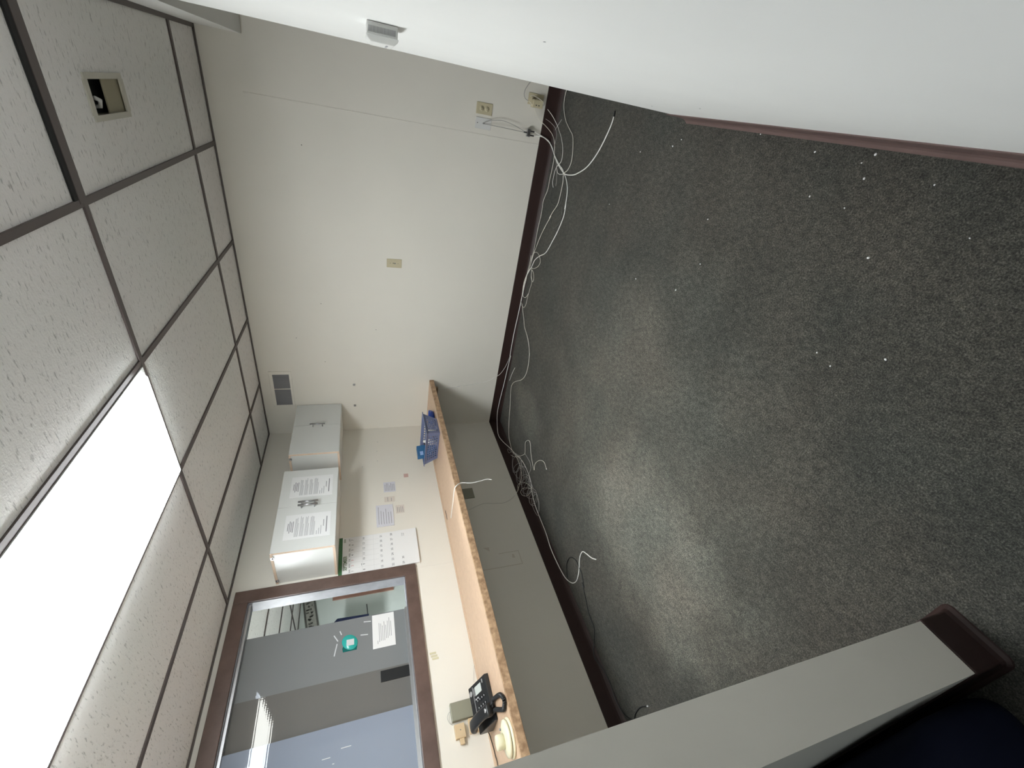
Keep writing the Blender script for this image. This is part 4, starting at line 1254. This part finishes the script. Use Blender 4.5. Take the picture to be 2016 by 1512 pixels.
cable('scrap_wire', .0021, 'cable_w', 'wire_scrap', 'short straight scrap of white wire on the carpet near the corner', 'cable', GC)
cable('tangle', .0017, 'cable_g', 'coiled_wire', 'tangled coil of thin grey wire heaped at the left skirting', 'cable', GC, n=4)
cable('tangle_tail', .0019, 'cable_c', 'phone_wire', 'pale wire leaving the tangled coil and ending in a small arch', 'cable', GC, ends=[(-1, -2, 'cable_w', 'plug', .0035, .008)])
cable('tangle_arc', .0017, 'cable_g', 'phone_wire', 'grey wire bowing out beside the tangled coil', 'cable', GC)
cable('tangle_ring', .0018, 'cable_c', 'phone_wire', 'pale wire ring at the near end of the tangled coil', 'cable', GC)
cable('wall_thin', .0010, 'cable_g', 'phone_wire', 'hair thin wire on the left wall under the counter', 'cable')
cable('black_cord', .0032, 'black', 'black_cable', 'black cord with a loop lying along the left skirting', 'cable', GC, ends=[(-1, -2, 'silver', 'plug', .005, .012)])
cable('counter_wire', .0033, 'cable_w', 'phone_wire', 'cream wire lying over the counter edge and hanging free', 'cable')
cable('jack_wire_a', .0021, 'cable_g', 'coaxial_cable', 'lower grey coaxial lead from the wall plate to the splitter', 'cable')
cable('jack_wire_b', .0021, 'cable_g', 'coaxial_cable', 'upper bowed grey coaxial lead from the wall plate to the splitter', 'cable')
cable('outlet_wire_a', .0022, 'cable_g', 'phone_wire', 'grey wire arching over the plug adapter from behind the right wall', 'cable')
cable('outlet_wire_b', .0022, 'cable_c', 'phone_wire', 'cream wire falling from the plug adapter to the skirting', 'cable')
cable('outlet_wire_c', .0020, 'cable_c', 'phone_wire', 'cream wire draped across the front of the plug adapter', 'cable')
CAB['phone_cord'] = [[max(p[0], .012), p[1], .8115] for p in CAB['phone_cord']]
cable('phone_cord', .0022, 'black2', 'phone_wire', 'dark wire along the back of the counter beyond the telephone', 'cable')
cable('box_wire', .0012, 'cable_g', 'phone_wire', 'thin wire arching over the grey green wall box', 'cable')
cable('thin_wall_wire', .0008, 'cable_g', 'phone_wire', 'hair thin wire on the wall behind the telephone', 'cable')

# white crumbs on the carpet
rr = random.Random(11)
base = None
for x, y in SPECKS:
    if base is None:
        m_ = MB().lathe([(.0004, 0), (.0028, .0004), (.0024, .0022), (.0004, .003)], (0, 0, 0), n=7)
        base = m_.build('paper_crumb', 'paper')
        o = base
    else:
        o = base.copy()
        COL.objects.link(o)
    s = .6 + rr.random() * .7
    o.scale = (s * 1.3, s, s)
    o.rotation_euler = (0, 0, rr.random() * 3)
    o.location = (x, y, .0005)
    tag(o, 'tiny white crumb scattered on the dark carpet', 'crumb', 'white crumbs on the carpet')

# ================================================================== dark things round the doorway and in the alcove
t = thing('dark_navy_block', (1.35, -3.65, 0), 'dark navy rounded seat on the floor behind the front partition', 'block')  # dark shape built to fill an unreadable dark area behind the partition
mb = MB()
rings = []
for z, ins in ((0.001, .03), (.02, .006), (.06, 0), (.22, 0), (.27, .012), (.305, .04), (.325, .09)):
    ring = []
    xa, xb, ya, yb, rd = .55 + ins, 1.93 - ins, -4.1 + ins, -3.388 - ins, .05
    for cx_, cy_, a0 in ((xb - rd, yb - rd, 0), (xa + rd, yb - rd, 90), (xa + rd, ya + rd, 180), (xb - rd, ya + rd, 270)):
        for k in range(7):
            a = math.radians(a0 + 15 * k)
            ring.append(Vector((cx_ + rd * math.cos(a), cy_ + rd * math.sin(a), z)))
    rings.append(ring)
mb.rings(rings)
mb.build('block_body', 'navy', t)
t = thing('dark_cabinet', (5.1, -.25, 0), 'dark low cabinet in the room beyond the opening', 'cabinet')
MB().box(4.95, 5.275, -.42, -.03, .001, 1.30).build('body', 'monitor', t, bevel=.004)
MB().box(4.93, 4.949, -.415, -.035, .02, 1.28).build('door', 'black', t, bevel=.002)

for o in bpy.data.objects:
    if o.type == 'MESH':
        o.data.update()
